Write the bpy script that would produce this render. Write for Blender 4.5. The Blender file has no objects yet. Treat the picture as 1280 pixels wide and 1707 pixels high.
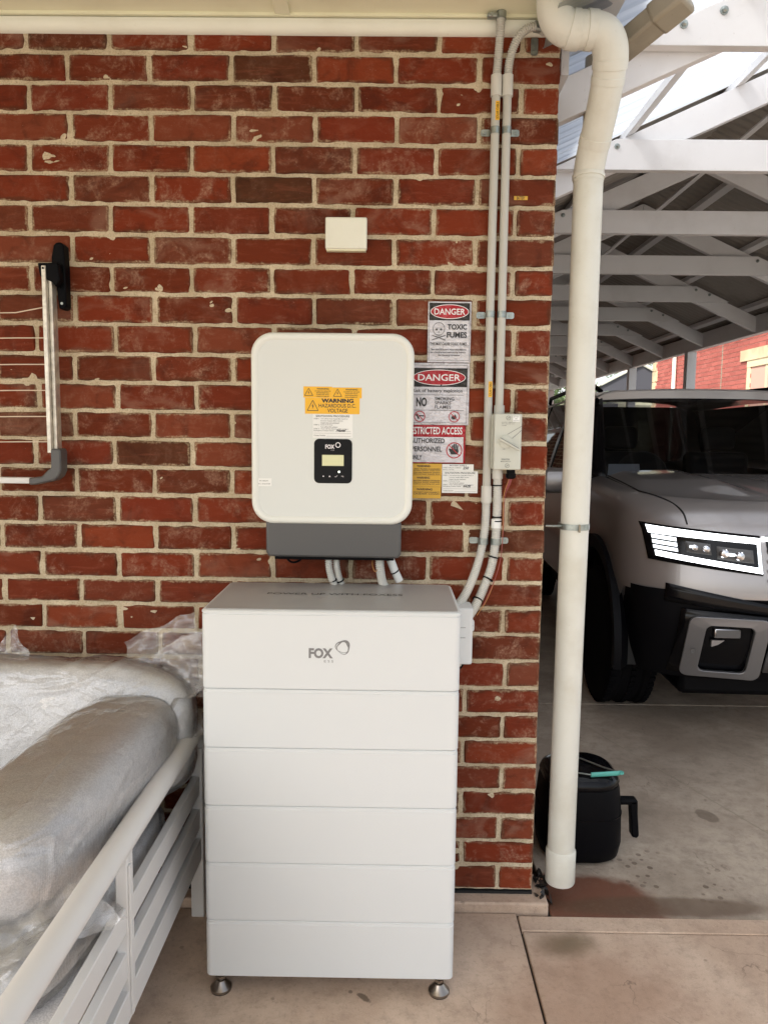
import bpy, bmesh, math, random
import numpy as np
from mathutils import Vector, Matrix, noise
R = math.radians
random.seed(7)
S = bpy.context.scene
COL = S.collection

# ---------------------------------------------------------------- camera, sky, sun, exposure
cam_d = bpy.data.cameras.new('camera')
cam = bpy.data.objects.new('camera', cam_d); COL.objects.link(cam)
p_, y_, r_ = R(5.952), R(-0.432), R(0.670)
fw = Vector((math.sin(y_)*math.cos(p_), math.cos(y_)*math.cos(p_), -math.sin(p_)))
rt = Vector((math.cos(y_), -math.sin(y_), 0)); up = rt.cross(fw)
r2 = rt*math.cos(r_) + up*math.sin(r_); u2 = -rt*math.sin(r_) + up*math.cos(r_)
M = Matrix((r2, u2, -fw)).transposed().to_4x4(); M.translation = Vector((1.0757, -2.2998, 1.5162))
cam.matrix_world = M
cam_d.sensor_fit = 'VERTICAL'; cam_d.sensor_height = 36.0; cam_d.lens = 36.0*1250.1/1707.0
cam_d.clip_start = 0.05; cam_d.clip_end = 2000
S.camera = cam
S.render.resolution_x = 767; S.render.resolution_y = 1024

SUN_EL, SUN_AZ = R(44), R(222)      # azimuth clockwise from +Y: behind and to the left of the camera
w = bpy.data.worlds.new('World'); S.world = w; w.use_nodes = True
wn = w.node_tree; wn.nodes.clear()
sky = wn.nodes.new('ShaderNodeTexSky'); sky.sky_type = 'NISHITA'; sky.sun_disc = False
sky.sun_elevation = SUN_EL; sky.sun_rotation = SUN_AZ; sky.dust_density = 3.0; sky.air_density = 1.0; sky.ozone_density = 1.0
bg = wn.nodes.new('ShaderNodeBackground'); bg.inputs[1].default_value = 0.15
wo = wn.nodes.new('ShaderNodeOutputWorld')
hs = wn.nodes.new('ShaderNodeHueSaturation'); hs.inputs['Saturation'].default_value = .38   # thin high cloud
wn.links.new(sky.outputs[0], hs.inputs['Color']); wn.links.new(hs.outputs[0], bg.inputs[0]); wn.links.new(bg.outputs[0], wo.inputs[0])
sd = bpy.data.lights.new('sun', 'SUN'); sd.energy = 2.6; sd.angle = R(5.0); sd.color = (1.0, 0.965, 0.89)
so = bpy.data.objects.new('sun', sd); COL.objects.link(so)
sdir = Vector((math.sin(SUN_AZ)*math.cos(SUN_EL), math.cos(SUN_AZ)*math.cos(SUN_EL), math.sin(SUN_EL)))
so.rotation_euler = sdir.to_track_quat('Z', 'Y').to_euler(); so.location = (0, -8, 12)
S.view_settings.view_transform = 'Standard'; S.view_settings.look = 'None'
S.view_settings.gamma = 1; S.view_settings.exposure = 1.10
S.view_settings.use_curve_mapping = False

# ---------------------------------------------------------------- material helpers
def srgb(r, g, b):
    f = lambda c: (c/255/12.92) if c/255 <= 0.04045 else ((c/255+0.055)/1.055)**2.4
    return (f(r), f(g), f(b), 1)
class NT:
    def __init__(s, name):
        s.m = bpy.data.materials.new(name); s.m.use_nodes = True; s.t = s.m.node_tree
        s.t.nodes.clear()
        s.out = s.n('ShaderNodeOutputMaterial')
        s.b = s.n('ShaderNodeBsdfPrincipled'); s.l(s.b, s.out, 'Surface')
    def n(s, ty, **kw):
        nd = s.t.nodes.new(ty)
        for k, v in kw.items(): setattr(nd, k, v)
        return nd
    def l(s, a, b, bi=0, ai=0):
        ao = a if isinstance(a, bpy.types.NodeSocket) else a.outputs[ai]
        s.t.links.new(ao, b.inputs[bi])
    def set(s, nd, i, v): nd.inputs[i].default_value = v; return nd
    def noise(s, vec, scale, detail=4, rough=.55, dist=0):
        nd = s.n('ShaderNodeTexNoise'); nd.inputs['Scale'].default_value = scale
        nd.inputs['Detail'].default_value = detail; nd.inputs['Roughness'].default_value = rough
        nd.inputs['Distortion'].default_value = dist
        if vec is not None: s.l(vec, nd, 'Vector')
        return nd.outputs['Fac']
    def ramp(s, fac, a, b, lo=0., hi=1.):
        mr = s.n('ShaderNodeMapRange'); mr.inputs[1].default_value = a; mr.inputs[2].default_value = b
        mr.inputs[3].default_value = lo; mr.inputs[4].default_value = hi; mr.interpolation_type = 'SMOOTHSTEP'
        s.l(fac, mr, 0); return mr.outputs[0]
    def math(s, op, a, b=None, clamp=False):
        nd = s.n('ShaderNodeMath', operation=op); nd.use_clamp = clamp
        for i, v in enumerate((a, b)):
            if v is None: continue
            if isinstance(v, (int, float)): nd.inputs[i].default_value = v
            else: s.l(v, nd, i)
        return nd.outputs[0]
    def mix(s, fac, a, b, mode='MIX'):
        nd = s.n('ShaderNodeMix', data_type='RGBA'); nd.blend_type = mode
        for i, v in ((0, fac), (6, a), (7, b)):
            if isinstance(v, (int, float)): nd.inputs[i].default_value = v
            elif isinstance(v, tuple): nd.inputs[i].default_value = v
            else: s.l(v, nd, i)
        return nd.outputs[2]
    def bump(s, h, strength=.3, dist=.002, nrm=None):
        b = s.n('ShaderNodeBump'); b.inputs['Strength'].default_value = strength; b.inputs['Distance'].default_value = dist
        s.l(h, b, 'Height')
        if nrm is not None: s.l(nrm, b, 'Normal')
        return b.outputs[0]
    def pos(s): return s.n('ShaderNodeNewGeometry').outputs['Position']
    def obj(s): return s.n('ShaderNodeTexCoord').outputs['Object']
    def vscale(s, v, sc):
        nd = s.n('ShaderNodeMapping'); nd.inputs['Scale'].default_value = sc; s.l(v, nd); return nd.outputs[0]

def simple(name, col, rough=.5, metal=0, spec=.5, coat=0, bump=0, bscale=300, var=0, vscale=6, emit=None, es=0, alpha=1):
    k = NT(name)
    k.b.inputs['Roughness'].default_value = rough; k.b.inputs['Metallic'].default_value = metal
    k.b.inputs['Specular IOR Level'].default_value = spec; k.b.inputs['Coat Weight'].default_value = coat
    k.b.inputs['Alpha'].default_value = alpha
    if var:
        f = k.noise(k.pos(), vscale, 5)
        c = k.mix(k.ramp(f, .35, .65), tuple(x*(1-var) for x in col[:3])+(1,), tuple(min(1, x*(1+var)) for x in col[:3])+(1,))
        k.l(c, k.b, 'Base Color')
    else: k.b.inputs['Base Color'].default_value = col
    if bump: k.l(k.bump(k.noise(k.pos(), bscale, 3), bump, .001), k.b, 'Normal')
    if emit: k.b.inputs['Emission Color'].default_value = emit; k.b.inputs['Emission Strength'].default_value = es
    return k.m

def dirty_paint(name, col, dirt, rough=.45, amount=.35, scale=3.0, speck=True):
    k = NT(name); p = k.pos()
    a = k.ramp(k.noise(p, scale, 6, .6), .45, .75)
    c = k.mix(k.math('MULTIPLY', a, amount), col, dirt)
    if speck:
        s2 = k.ramp(k.noise(p, 60, 4, .6), .68, .74)
        c = k.mix(k.math('MULTIPLY', s2, .5*amount+.1), c, dirt)
    k.l(c, k.b, 'Base Color'); k.b.inputs['Roughness'].default_value = rough
    k.l(k.bump(k.noise(p, 120, 4), .12, .001), k.b, 'Normal')
    return k.m

def m_brick(name='brick', hw=.1115):
    k = NT(name); o = k.obj()
    oi = k.n('ShaderNodeObjectInfo'); rnd = oi.outputs['Random']
    off = k.n('ShaderNodeVectorMath', operation='SCALE'); off.inputs['Scale'].default_value = 37.0
    cx = k.n('ShaderNodeCombineXYZ'); k.l(rnd, cx, 0); k.l(k.math('MULTIPLY', rnd, 3.7), cx, 1); k.l(k.math('MULTIPLY', rnd, 7.1), cx, 2); k.l(cx, off)
    vv = k.n('ShaderNodeVectorMath', operation='ADD'); k.l(o, vv, 0); k.l(off, vv, 1); v = vv.outputs[0]
    r = k.n('ShaderNodeValToRGB'); k.l(rnd, r)
    cols = [(0., (.045, .028, .015, 1)), (.012, (.090, .030, .014, 1)), (.10, (.160, .028, .012, 1)), (.3, (.120, .025, .010, 1)), (.45, (.185, .031, .012, 1)),
            (.6, (.130, .036, .018, 1)), (.75, (.170, .028, .012, 1)), (.88, (.215, .042, .016, 1)), (1., (.165, .048, .026, 1))]
    cr = r.color_ramp
    while len(cr.elements) < len(cols): cr.elements.new(.5)
    for e, (q, c) in zip(cr.elements, cols): e.position = q; e.color = c
    c = r.outputs[0]
    # mottled firing, dark flashes
    n1 = k.noise(v, 11, 6, .62, .6)
    c = k.mix(k.math('MULTIPLY', k.ramp(n1, .50, .72), .55), c, (.045, .013, .008, 1))
    n2 = k.noise(k.vscale(v, (6, 1, 28)), 1.6, 6, .65, 1.2)
    c = k.mix(k.math('MULTIPLY', k.ramp(n2, .50, .74), .35), c, (.27, .085, .048, 1))
    # pale efflorescence patches, only some bricks strongly
    sel = k.ramp(k.math('FRACT', k.math('MULTIPLY', rnd, 17.3)), .15, .95, .15, 1.0)
    n3 = k.noise(v, 16, 9, .72, .5)
    eff = k.math('MULTIPLY', k.ramp(n3, .47, .70), sel)
    fine = k.ramp(k.noise(v, 130, 6, .7), .38, .62)
    eff = k.math('MULTIPLY', eff, k.math('ADD', k.math('MULTIPLY', fine, .75), .2))
    c = k.mix(k.math('MULTIPLY', eff, .85), c, (.42, .26, .18, 1))
    sx = k.n('ShaderNodeSeparateXYZ'); k.l(o, sx)
    ex = k.math('SUBTRACT', hw, k.math('ABSOLUTE', sx.outputs[0])); ez = k.math('SUBTRACT', .0368, k.math('ABSOLUTE', sx.outputs[2]))
    ed = k.math('MINIMUM', ex, ez)
    rim = k.math('MULTIPLY', k.ramp(k.math('SUBTRACT', ed, k.math('MULTIPLY', k.math('SUBTRACT', k.noise(v, 18, 5, .65), .5), .030)), .002, .012, 1, 0), k.ramp(k.noise(v, 5, 3), .38, .58))
    c = k.mix(k.math('MULTIPLY', rim, .55), c, (.055, .030, .016, 1))
    cl = k.math('MULTIPLY', k.ramp(k.noise(k.vscale(v, (1, 1, 1.6)), 6.5, 5, .55, .8), .50, .72), k.ramp(k.math('FRACT', k.math('MULTIPLY', rnd, 29.7)), .3, .9))
    c = k.mix(k.math('MULTIPLY', cl, .42), c, (.30, .17, .12, 1))
    edn = k.math('SUBTRACT', ed, k.math('MULTIPLY', k.math('SUBTRACT', k.noise(v, 42, 8, .72), .43), .028))
    sm = k.math('MULTIPLY', k.ramp(edn, .0002, .0050, 1, 0), k.ramp(k.noise(v, 7, 4, .6), .42, .60))
    sm = k.math('MULTIPLY', sm, k.ramp(ed, .008, .016, 1, 0))
    c = k.mix(k.math('MULTIPLY', sm, k.math('ADD', k.math('MULTIPLY', fine, .6), .15)), c, (.50, .39, .25, 1))
    specks = k.ramp(k.noise(v, 210, 3, .6), .70, .76)
    c = k.mix(k.math('MULTIPLY', specks, .65), c, (.42, .31, .23, 1))
    k.l(c, k.b, 'Base Color'); k.b.inputs['Roughness'].default_value = .88; k.b.inputs['Specular IOR Level'].default_value = .12
    h = k.math('ADD', k.math('MULTIPLY', k.noise(v, 180, 5, .7), .5), k.math('ADD', k.math('MULTIPLY', n2, .9), k.math('MULTIPLY', eff, .5)))
    k.l(k.bump(h, .75, .003), k.b, 'Normal')
    return k.m

def m_mortar():
    k = NT('mortar'); p = k.pos()
    c = k.mix(k.ramp(k.noise(p, 9, 6, .6), .35, .65), (.54, .45, .31, 1), (.68, .58, .42, 1))
    c = k.mix(k.math('MULTIPLY', k.ramp(k.noise(p, 200, 5, .75), .46, .66), .7), c, (.34, .25, .15, 1))
    c = k.mix(k.math('MULTIPLY', k.ramp(k.noise(p, 35, 6, .7), .60, .72), .4), c, (.28, .15, .09, 1))
    k.l(c, k.b, 'Base Color'); k.b.inputs['Roughness'].default_value = .95; k.b.inputs['Specular IOR Level'].default_value = .15
    h = k.math('ADD', k.noise(p, 160, 6, .75), k.math('MULTIPLY', k.noise(p, 45, 3), .8))
    k.l(k.bump(h, .9, .004), k.b, 'Normal'); return k.m

def blob(k, p, cx, cy, rx, ry, rot=0, nz=.35, nscale=8, soft=.25):
    """soft-edged irregular stain at a place on the floor"""
    mp = k.n('ShaderNodeMapping'); mp.vector_type = 'TEXTURE'
    mp.inputs['Location'].default_value = (cx, cy, 0); mp.inputs['Rotation'].default_value = (0, 0, R(rot)); mp.inputs['Scale'].default_value = (rx, ry, 1000)
    k.l(p, mp)
    ln = k.n('ShaderNodeVectorMath', operation='LENGTH'); k.l(mp, ln)
    d = k.math('ADD', ln.outputs['Value'], k.math('MULTIPLY', k.math('SUBTRACT', k.noise(p, nscale, 5, .6), .5), nz*2.5))
    return k.ramp(d, 1-soft, 1+soft, 1, 0)

def m_concrete(name, a, b, porch):
    k = NT(name); p = k.pos()
    c = k.mix(k.ramp(k.noise(p, 2.2, 7, .6), .38, .62), a, b)
    c = k.mix(k.math('MULTIPLY', k.ramp(k.noise(p, 14, 8, .7), .42, .7), .6), c, tuple(x*.72 for x in a[:3])+(1,))
    c = k.mix(k.math('MULTIPLY', k.ramp(k.noise(p, 300, 3, .6), .62, .72), .45), c, tuple(x*.5 for x in a[:3])+(1,))
    c = k.mix(k.math('MULTIPLY', k.ramp(k.noise(p, 320, 3, .6), .30, .40, 1, 0), .35), c, tuple(min(1, x*1.6) for x in b[:3])+(1,))
    rough = .75
    wet = None
    if porch:
        g = blob(k, p, 1.622, -.195, .075, .050, 10, .35, 12, .6)
        c = k.mix(k.math('MULTIPLY', g, .75), c, (.10, .080, .035, 1))
        g = blob(k, p, 1.022, -.42, .022, .009, -40, .5, 60, .2)
        c = k.mix(k.math('MULTIPLY', g, .75), c, (.085, .06, .042, 1))
        g = blob(k, p, 0.985, -.40, .006, .006, 0, .5, 60, .3)
        c = k.mix(k.math('MULTIPLY', g, .6), c, (.085, .06, .042, 1))
        g = blob(k, p, 1.66, -.40, .28, .20, 15, .5, 5, .5)
        c = k.mix(k.math('MULTIPLY', g, .40), c, (.33, .19, .125, 1))
        g = blob(k, p, 1.40, -.14, .25, .10, 0, .5, 7, .5)
        c = k.mix(k.math('MULTIPLY', g, .30), c, (.20, .13, .09, 1))
    else:
        w1 = blob(k, p, 1.72, .045, .27, .135, -10, .34, 6, .18)
        w2 = blob(k, p, 1.98, .0, .36, .052, 1, .30, 8, .25)
        c = k.mix(k.math('MULTIPLY', w1, .92), c, (.155, .056, .032, 1))
        c = k.mix(k.math('MULTIPLY', w2, .70), c, (.110, .068, .042, 1))
        wet = w1
        vo = k.n('ShaderNodeTexVoronoi'); vo.inputs['Scale'].default_value = 26; k.l(p, vo)
        sp = k.ramp(k.math('ADD', vo.outputs['Distance'], k.math('MULTIPLY', k.noise(p, 60, 3), .15)), .28, .36, 1, 0)
        area = blob(k, p, 2.06, .18, .20, .13, -15, .7, 9, .5)
        c = k.mix(k.math('MULTIPLY', k.math('MULTIPLY', sp, area), .75), c, (.10, .065, .045, 1))
        g = blob(k, p, 2.372, .597, .036, .055, 20, .25, 30, .15)
        c = k.mix(k.math('MULTIPLY', g, .6), c, (.11, .08, .055, 1))
        g = blob(k, p, 2.06, .62, .09, .05, 20, .5, 12, .5)
        c = k.mix(k.math('MULTIPLY', g, .35), c, (.10, .09, .06, 1))
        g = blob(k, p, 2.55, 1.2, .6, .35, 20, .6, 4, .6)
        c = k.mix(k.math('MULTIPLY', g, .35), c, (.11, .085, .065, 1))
    cr_ = k.n('ShaderNodeTexVoronoi', feature='DISTANCE_TO_EDGE'); cr_.inputs['Scale'].default_value = 1.3
    vd = k.n('ShaderNodeVectorMath', operation='ADD'); k.l(p, vd, 0); nz_ = k.n('ShaderNodeTexNoise'); nz_.inputs['Scale'].default_value = 5; nz_.inputs['Detail'].default_value = 6; k.l(p, nz_); sc_ = k.n('ShaderNodeVectorMath', operation='SCALE'); sc_.inputs['Scale'].default_value = .35; k.l(nz_, sc_, 0, 1); k.l(sc_, vd, 1); k.l(vd, cr_)
    c = k.mix(k.math('MULTIPLY', k.ramp(cr_.outputs['Distance'], .0, .0035, 1, 0), k.math('MULTIPLY', k.ramp(k.noise(p, 3, 3), .5, .62), .5)), c, (.10, .07, .05, 1))
    sp2 = k.n('ShaderNodeTexVoronoi'); sp2.inputs['Scale'].default_value = 9; k.l(p, sp2)
    c = k.mix(k.math('MULTIPLY', k.ramp(k.math('ADD', sp2.outputs['Distance'], k.math('MULTIPLY', k.noise(p, 50, 3), .12)), .09, .13, 1, 0), .45), c, (.13, .09, .06, 1))
    c = k.mix(k.math('MULTIPLY', k.ramp(k.noise(p, 60, 6, .75), .50, .68), .30), c, (.20, .14, .10, 1))
    k.l(c, k.b, 'Base Color')
    if wet is not None: k.l(k.ramp(wet, 0, 1, .7, .38), k.b, 'Roughness')
    else: k.b.inputs['Roughness'].default_value = rough
    k.b.inputs['Specular IOR Level'].default_value = .35
    k.l(k.bump(k.math('ADD', k.noise(p, 260, 4, .6), k.math('MULTIPLY', k.noise(p, 25, 4), 1.2)), .45, .002), k.b, 'Normal')
    return k.m

def m_fabric(name, a, b):
    k = NT(name); o = k.obj()
    f = k.noise(o, 260, 3, .75); g = k.noise(k.vscale(o, (1, 2.2, 1)), 9, 5, .6, 1.5)
    wv = k.n('ShaderNodeTexWave'); wv.inputs['Scale'].default_value = 140; k.l(o, wv)
    c = k.mix(k.ramp(f, .42, .58), a, b); c = k.mix(k.math('MULTIPLY', k.ramp(g, .45, .7), .30), c, tuple(x*.7 for x in a[:3])+(1,))
    k.l(c, k.b, 'Base Color'); k.b.inputs['Roughness'].default_value = .95; k.b.inputs['Sheen Weight'].default_value = .3
    k.l(k.bump(k.math('ADD', f, k.math('MULTIPLY', wv.outputs[1], .3)), .7, .002, k.bump(g, .35, .008)), k.b, 'Normal'); return k.m

def m_plastic_film():
    k = NT('clear plastic film'); o = k.pos()
    w1 = k.noise(k.vscale(o, (1, 1, 2.2)), 3.2, 2, .4, 1.6); w2 = k.noise(o, 15, 3, .5, 2.5)
    ri = k.math('ABSOLUTE', k.math('SUBTRACT', k.noise(k.vscale(o, (1, 1, 1.6)), 4, 2, .4, 1.5), .5)); ri = k.ramp(ri, 0, .035, 1, 0)
    h = k.math('ADD', k.math('MULTIPLY', w1, 1.0), k.math('ADD', k.math('MULTIPLY', w2, .16), k.math('MULTIPLY', ri, .025)))
    nb = k.bump(h, 1.0, .022)
    gl = k.n('ShaderNodeBsdfGlossy'); gl.inputs['Roughness'].default_value = .14; gl.inputs['Color'].default_value = (1, 1, 1, 1); k.l(nb, gl, 'Normal')
    df = k.n('ShaderNodeBsdfDiffuse'); df.inputs['Color'].default_value = (.93, .93, .93, 1); k.l(nb, df, 'Normal')
    tr = k.n('ShaderNodeBsdfTransparent'); tr.inputs['Color'].default_value = (.97, .97, .97, 1)
    m1 = k.n('ShaderNodeMixShader'); m1.inputs[0].default_value = .17; k.l(tr, m1, 1); k.l(df, m1, 2)
    fr = k.n('ShaderNodeFresnel'); fr.inputs['IOR'].default_value = 1.6; k.l(nb, fr, 'Normal')
    m2 = k.n('ShaderNodeMixShader'); k.l(k.math('MULTIPLY', k.math('ADD', fr.outputs[0], .0), 1.15, True), m2, 0); k.l(m1, m2, 1); k.l(gl, m2, 2)
    k.l(m2, k.out, 'Surface'); return k.m

def m_clear_sheet():
    k = NT('clear roof sheet'); p = k.pos()
    tl = k.n('ShaderNodeBsdfTranslucent'); tr = k.n('ShaderNodeBsdfTransparent')
    f = k.noise(k.vscale(p, (.4, 30, .4)), 1.2, 3)
    k.l(k.mix(k.ramp(f, .35, .65), (.46, .49, .54, 1), (.62, .64, .67, 1)), tl, 'Color'); tr.inputs['Color'].default_value = (.95, .97, 1, 1)
    mx = k.n('ShaderNodeMixShader'); mx.inputs[0].default_value = .12; k.l(tl, mx, 1); k.l(tr, mx, 2)
    k.l(mx, k.out, 'Surface'); return k.m

def m_glass(name, tint=.30, rough=.02):
    k = NT(name)
    gl = k.n('ShaderNodeBsdfGlossy'); gl.inputs['Roughness'].default_value = rough
    tr = k.n('ShaderNodeBsdfTransparent'); tr.inputs['Color'].default_value = (tint, tint*1.02, tint*1.05, 1)
    fr = k.n('ShaderNodeFresnel'); fr.inputs['IOR'].default_value = 1.45
    mx = k.n('ShaderNodeMixShader'); k.l(fr, mx, 0); k.l(tr, mx, 1); k.l(gl, mx, 2); k.l(mx, k.out, 'Surface'); return k.m

def m_crumple(name, col):
    """shiny laminated sticker, wrinkled over the brick relief"""
    k = NT(name); p = k.pos()
    k.b.inputs['Base Color'].default_value = col; k.b.inputs['Roughness'].default_value = .22; k.b.inputs['Coat Weight'].default_value = .8
    k.b.inputs['Coat Roughness'].default_value = .12
    h = k.math('ADD', k.noise(k.vscale(p, (1, 1, 1.6)), 32, 4, .6, 2), k.math('MULTIPLY', k.noise(p, 95, 3, .5, 1), .35))
    nb = k.bump(h, 1.0, .012)
    k.l(nb, k.b, 'Normal'); k.l(nb, k.b, 'Coat Normal'); return k.m

MB_ = {}
mat = dict(
 brick=m_brick(), brick_half=m_brick('brick half', .0525), mortar=m_mortar(),
 cream=dirty_paint('cream paint', (.80, .78, .57, 1), (.48, .42, .26, 1), .4, .22),
 trimw=dirty_paint('white trim paint', (.80, .805, .70, 1), (.48, .42, .27, 1), .35, .2),
 pvc=dirty_paint('painted downpipe', (.70, .70, .63, 1), (.42, .37, .25, 1), .38, .3, 5),
 gutter=dirty_paint('weathered gutter', (.30, .26, .19, 1), (.13, .10, .07, 1), .5, .6, 4),
 conduit=simple('grey conduit plastic', (.50, .49, .44, 1), .42, bump=.05, bscale=90),
 flexw=simple('pale flexible conduit', (.60, .59, .54, 1), .4),
 steel=simple('galvanised steel', (.33, .36, .34, 1), .38, .9, var=.15, vscale=60),
 stainless=simple('stainless steel', (.30, .27, .24, 1), .28, 1),
 whitemet=simple('white powder coated steel', (.665, .69, .69, 1), .42, bump=.12, bscale=1400),
 lid_shaded=simple('coated lid with painted shade', (.40, .395, .385, 1), .38, bump=.12, bscale=1400),  # lid greyed in its base colour to stand for shade on top
 invw=simple('inverter white plastic', (.68, .705, .675, 1), .40),
 invr=simple('inverter white rim', (.76, .775, .72, 1), .35),
 dgrey=simple('dark grey plastic', (.085, .083, .082, 1), .42),
 logog=simple('grey print', (.20, .20, .20, 1), .5),
 black=simple('black plastic', (.0035, .0035, .0045, 1), .5, spec=.08),
 blackg=simple('black gloss', (.003, .003, .004, 1), .15, spec=.22),
 blackm=simple('black matt', (.01, .01, .01, 1), .8),
 ink=simple('black ink', (.012, .012, .012, 1), .35),
 redp=m_crumple('red sticker print', (.50, .020, .035, 1)),
 redi=simple('red ink', (.45, .02, .03, 1), .4),
 whites=m_crumple('white sticker', (.82, .81, .86, 1)),
 whitep=simple('white print', (.85, .80, .80, 1), .35),
 blacks=m_crumple('black sticker print', (.012, .012, .012, 1)),
 paper=simple('white label', (.82, .83, .80, 1), .4),
 yellow=simple('yellow label', (.85, .46, .015, 1), .4),
 yellowd=simple('yellow label weathered', (.66, .38, .03, 1), .4),
 lcd=simple('lcd screen', (.60, .60, .36, 1), .2, emit=(.75, .72, .38, 1), es=.06),
 grnled=simple('indicator lamp', (.8, .85, .7, 1), .3, emit=(.9, 1, .8, 1), es=1.2),
 isow=simple('pale grey isolator plastic', (.56, .57, .50, 1), .4),
 alu=simple('brushed aluminium', (.62, .58, .50, 1), .38, .6, var=.15, vscale=45),
 cord=simple('cream cord', (.68, .58, .45, 1), .8),
 sofaw=simple('white powder coat', (.68, .675, .66, 1), .38, bump=.06, bscale=300),
 fabric=m_fabric('grey woven fabric', (.62, .59, .58, 1), (.80, .77, .755, 1)),
 fabricd=m_fabric('grey seat fabric', (.76, .75, .745, 1), (.92, .915, .91, 1)),
 film=m_plastic_film(),
 timber=dirty_paint('white painted timber', (.70, .69, .69, 1), (.30, .26, .22, 1), .5, .22),
 clear=m_clear_sheet(),
 roofd=dirty_paint('dark corrugated steel', (.27, .245, .215, 1), (.12, .11, .095, 1), .5, .5),
 porchc=m_concrete('porch concrete', (.50, .365, .270, 1), (.62, .480, .370, 1), True),
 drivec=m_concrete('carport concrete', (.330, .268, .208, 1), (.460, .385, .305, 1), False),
 joint=simple('dark joint', (.035, .025, .018, 1), .9),
 ground=simple('ground', (.37, .355, .32, 1), .9, var=.3, vscale=2),
 paint=None, dkglass=m_glass('windscreen glass', .42), sideglass=m_glass('dark privacy glass', .008), lampglass=m_glass('lamp lens', .85),
 seam=simple('grey piping', (.30, .28, .27, 1), .8),
 rubber=simple('tyre rubber', (.005, .005, .006, 1), .8, spec=.06, bump=.2, bscale=200),
 cladding=simple('black cladding', (.0035, .0035, .0045, 1), .5, spec=.08),
 silver=simple('silver bumper trim', (.24, .24, .25, 1), .33, .7),
 chrome=simple('chrome', (.6, .6, .62, 1), .12, 1),
 led=simple('led light bar', (1, 1, 1, 1), .4, emit=(.93, .97, 1, 1), es=2.4),
 led2=simple('led segment', (1, 1, 1, 1), .4, emit=(.85, .93, 1, 1), es=.9),
 rim=simple('dark alloy', (.05, .05, .055, 1), .3, .8),
 seat=simple('car interior', (.03, .03, .032, 1), .7),
 sheet=simple('pale blue dash rectangle', (.85, .9, .97, 1), .5),  # even pale blue-white for the upright rectangle behind the windscreen
 teal=simple('teal plastic', (.10, .42, .36, 1), .35),
 nbrick=None, sand=simple('sandstone quoin', (.62, .48, .30, 1), .9, var=.15, vscale=4),
 nroof=simple('pale metal roof', (.55, .57, .58, 1), .4, .3),
 darkwall=simple('dark gable cladding', (.05, .05, .06, 1), .7),
 winframe=simple('cream window frame', (.70, .60, .38, 1), .5),
 bark=simple('bark', (.10, .075, .05, 1), .9),
 leaf=simple('leaf green', (.075, .12, .035, 1), .6, var=.35, vscale=3),
 wire_r=simple('red cable', (.28, .05, .05, 1), .4), wire_o=simple('orange cable', (.45, .20, .05, 1), .4),
 debris=simple('wet black debris', (.018, .015, .013, 1), .3, bump=.8, bscale=80),
)
k = NT('taupe metallic paint'); k.b.inputs['Base Color'].default_value = (.31, .290, .285, 1); k.b.inputs['Metallic'].default_value = .55
k.b.inputs['Roughness'].default_value = .34; k.b.inputs['Coat Weight'].default_value = 1; k.b.inputs['Coat Roughness'].default_value = .03
mat['paint'] = k.m
k = NT('neighbour red brick'); oi = k.n('ShaderNodeObjectInfo')
c = k.mix(oi.outputs['Random'], (.30, .060, .045, 1), (.42, .105, .080, 1)); c = k.mix(k.math('MULTIPLY', k.noise(k.pos(), 3, 5), .3), c, (.5, .2, .16, 1))
k.l(c, k.b, 'Base Color'); k.b.inputs['Roughness'].default_value = .9; mat['nbrick'] = k.m

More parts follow.
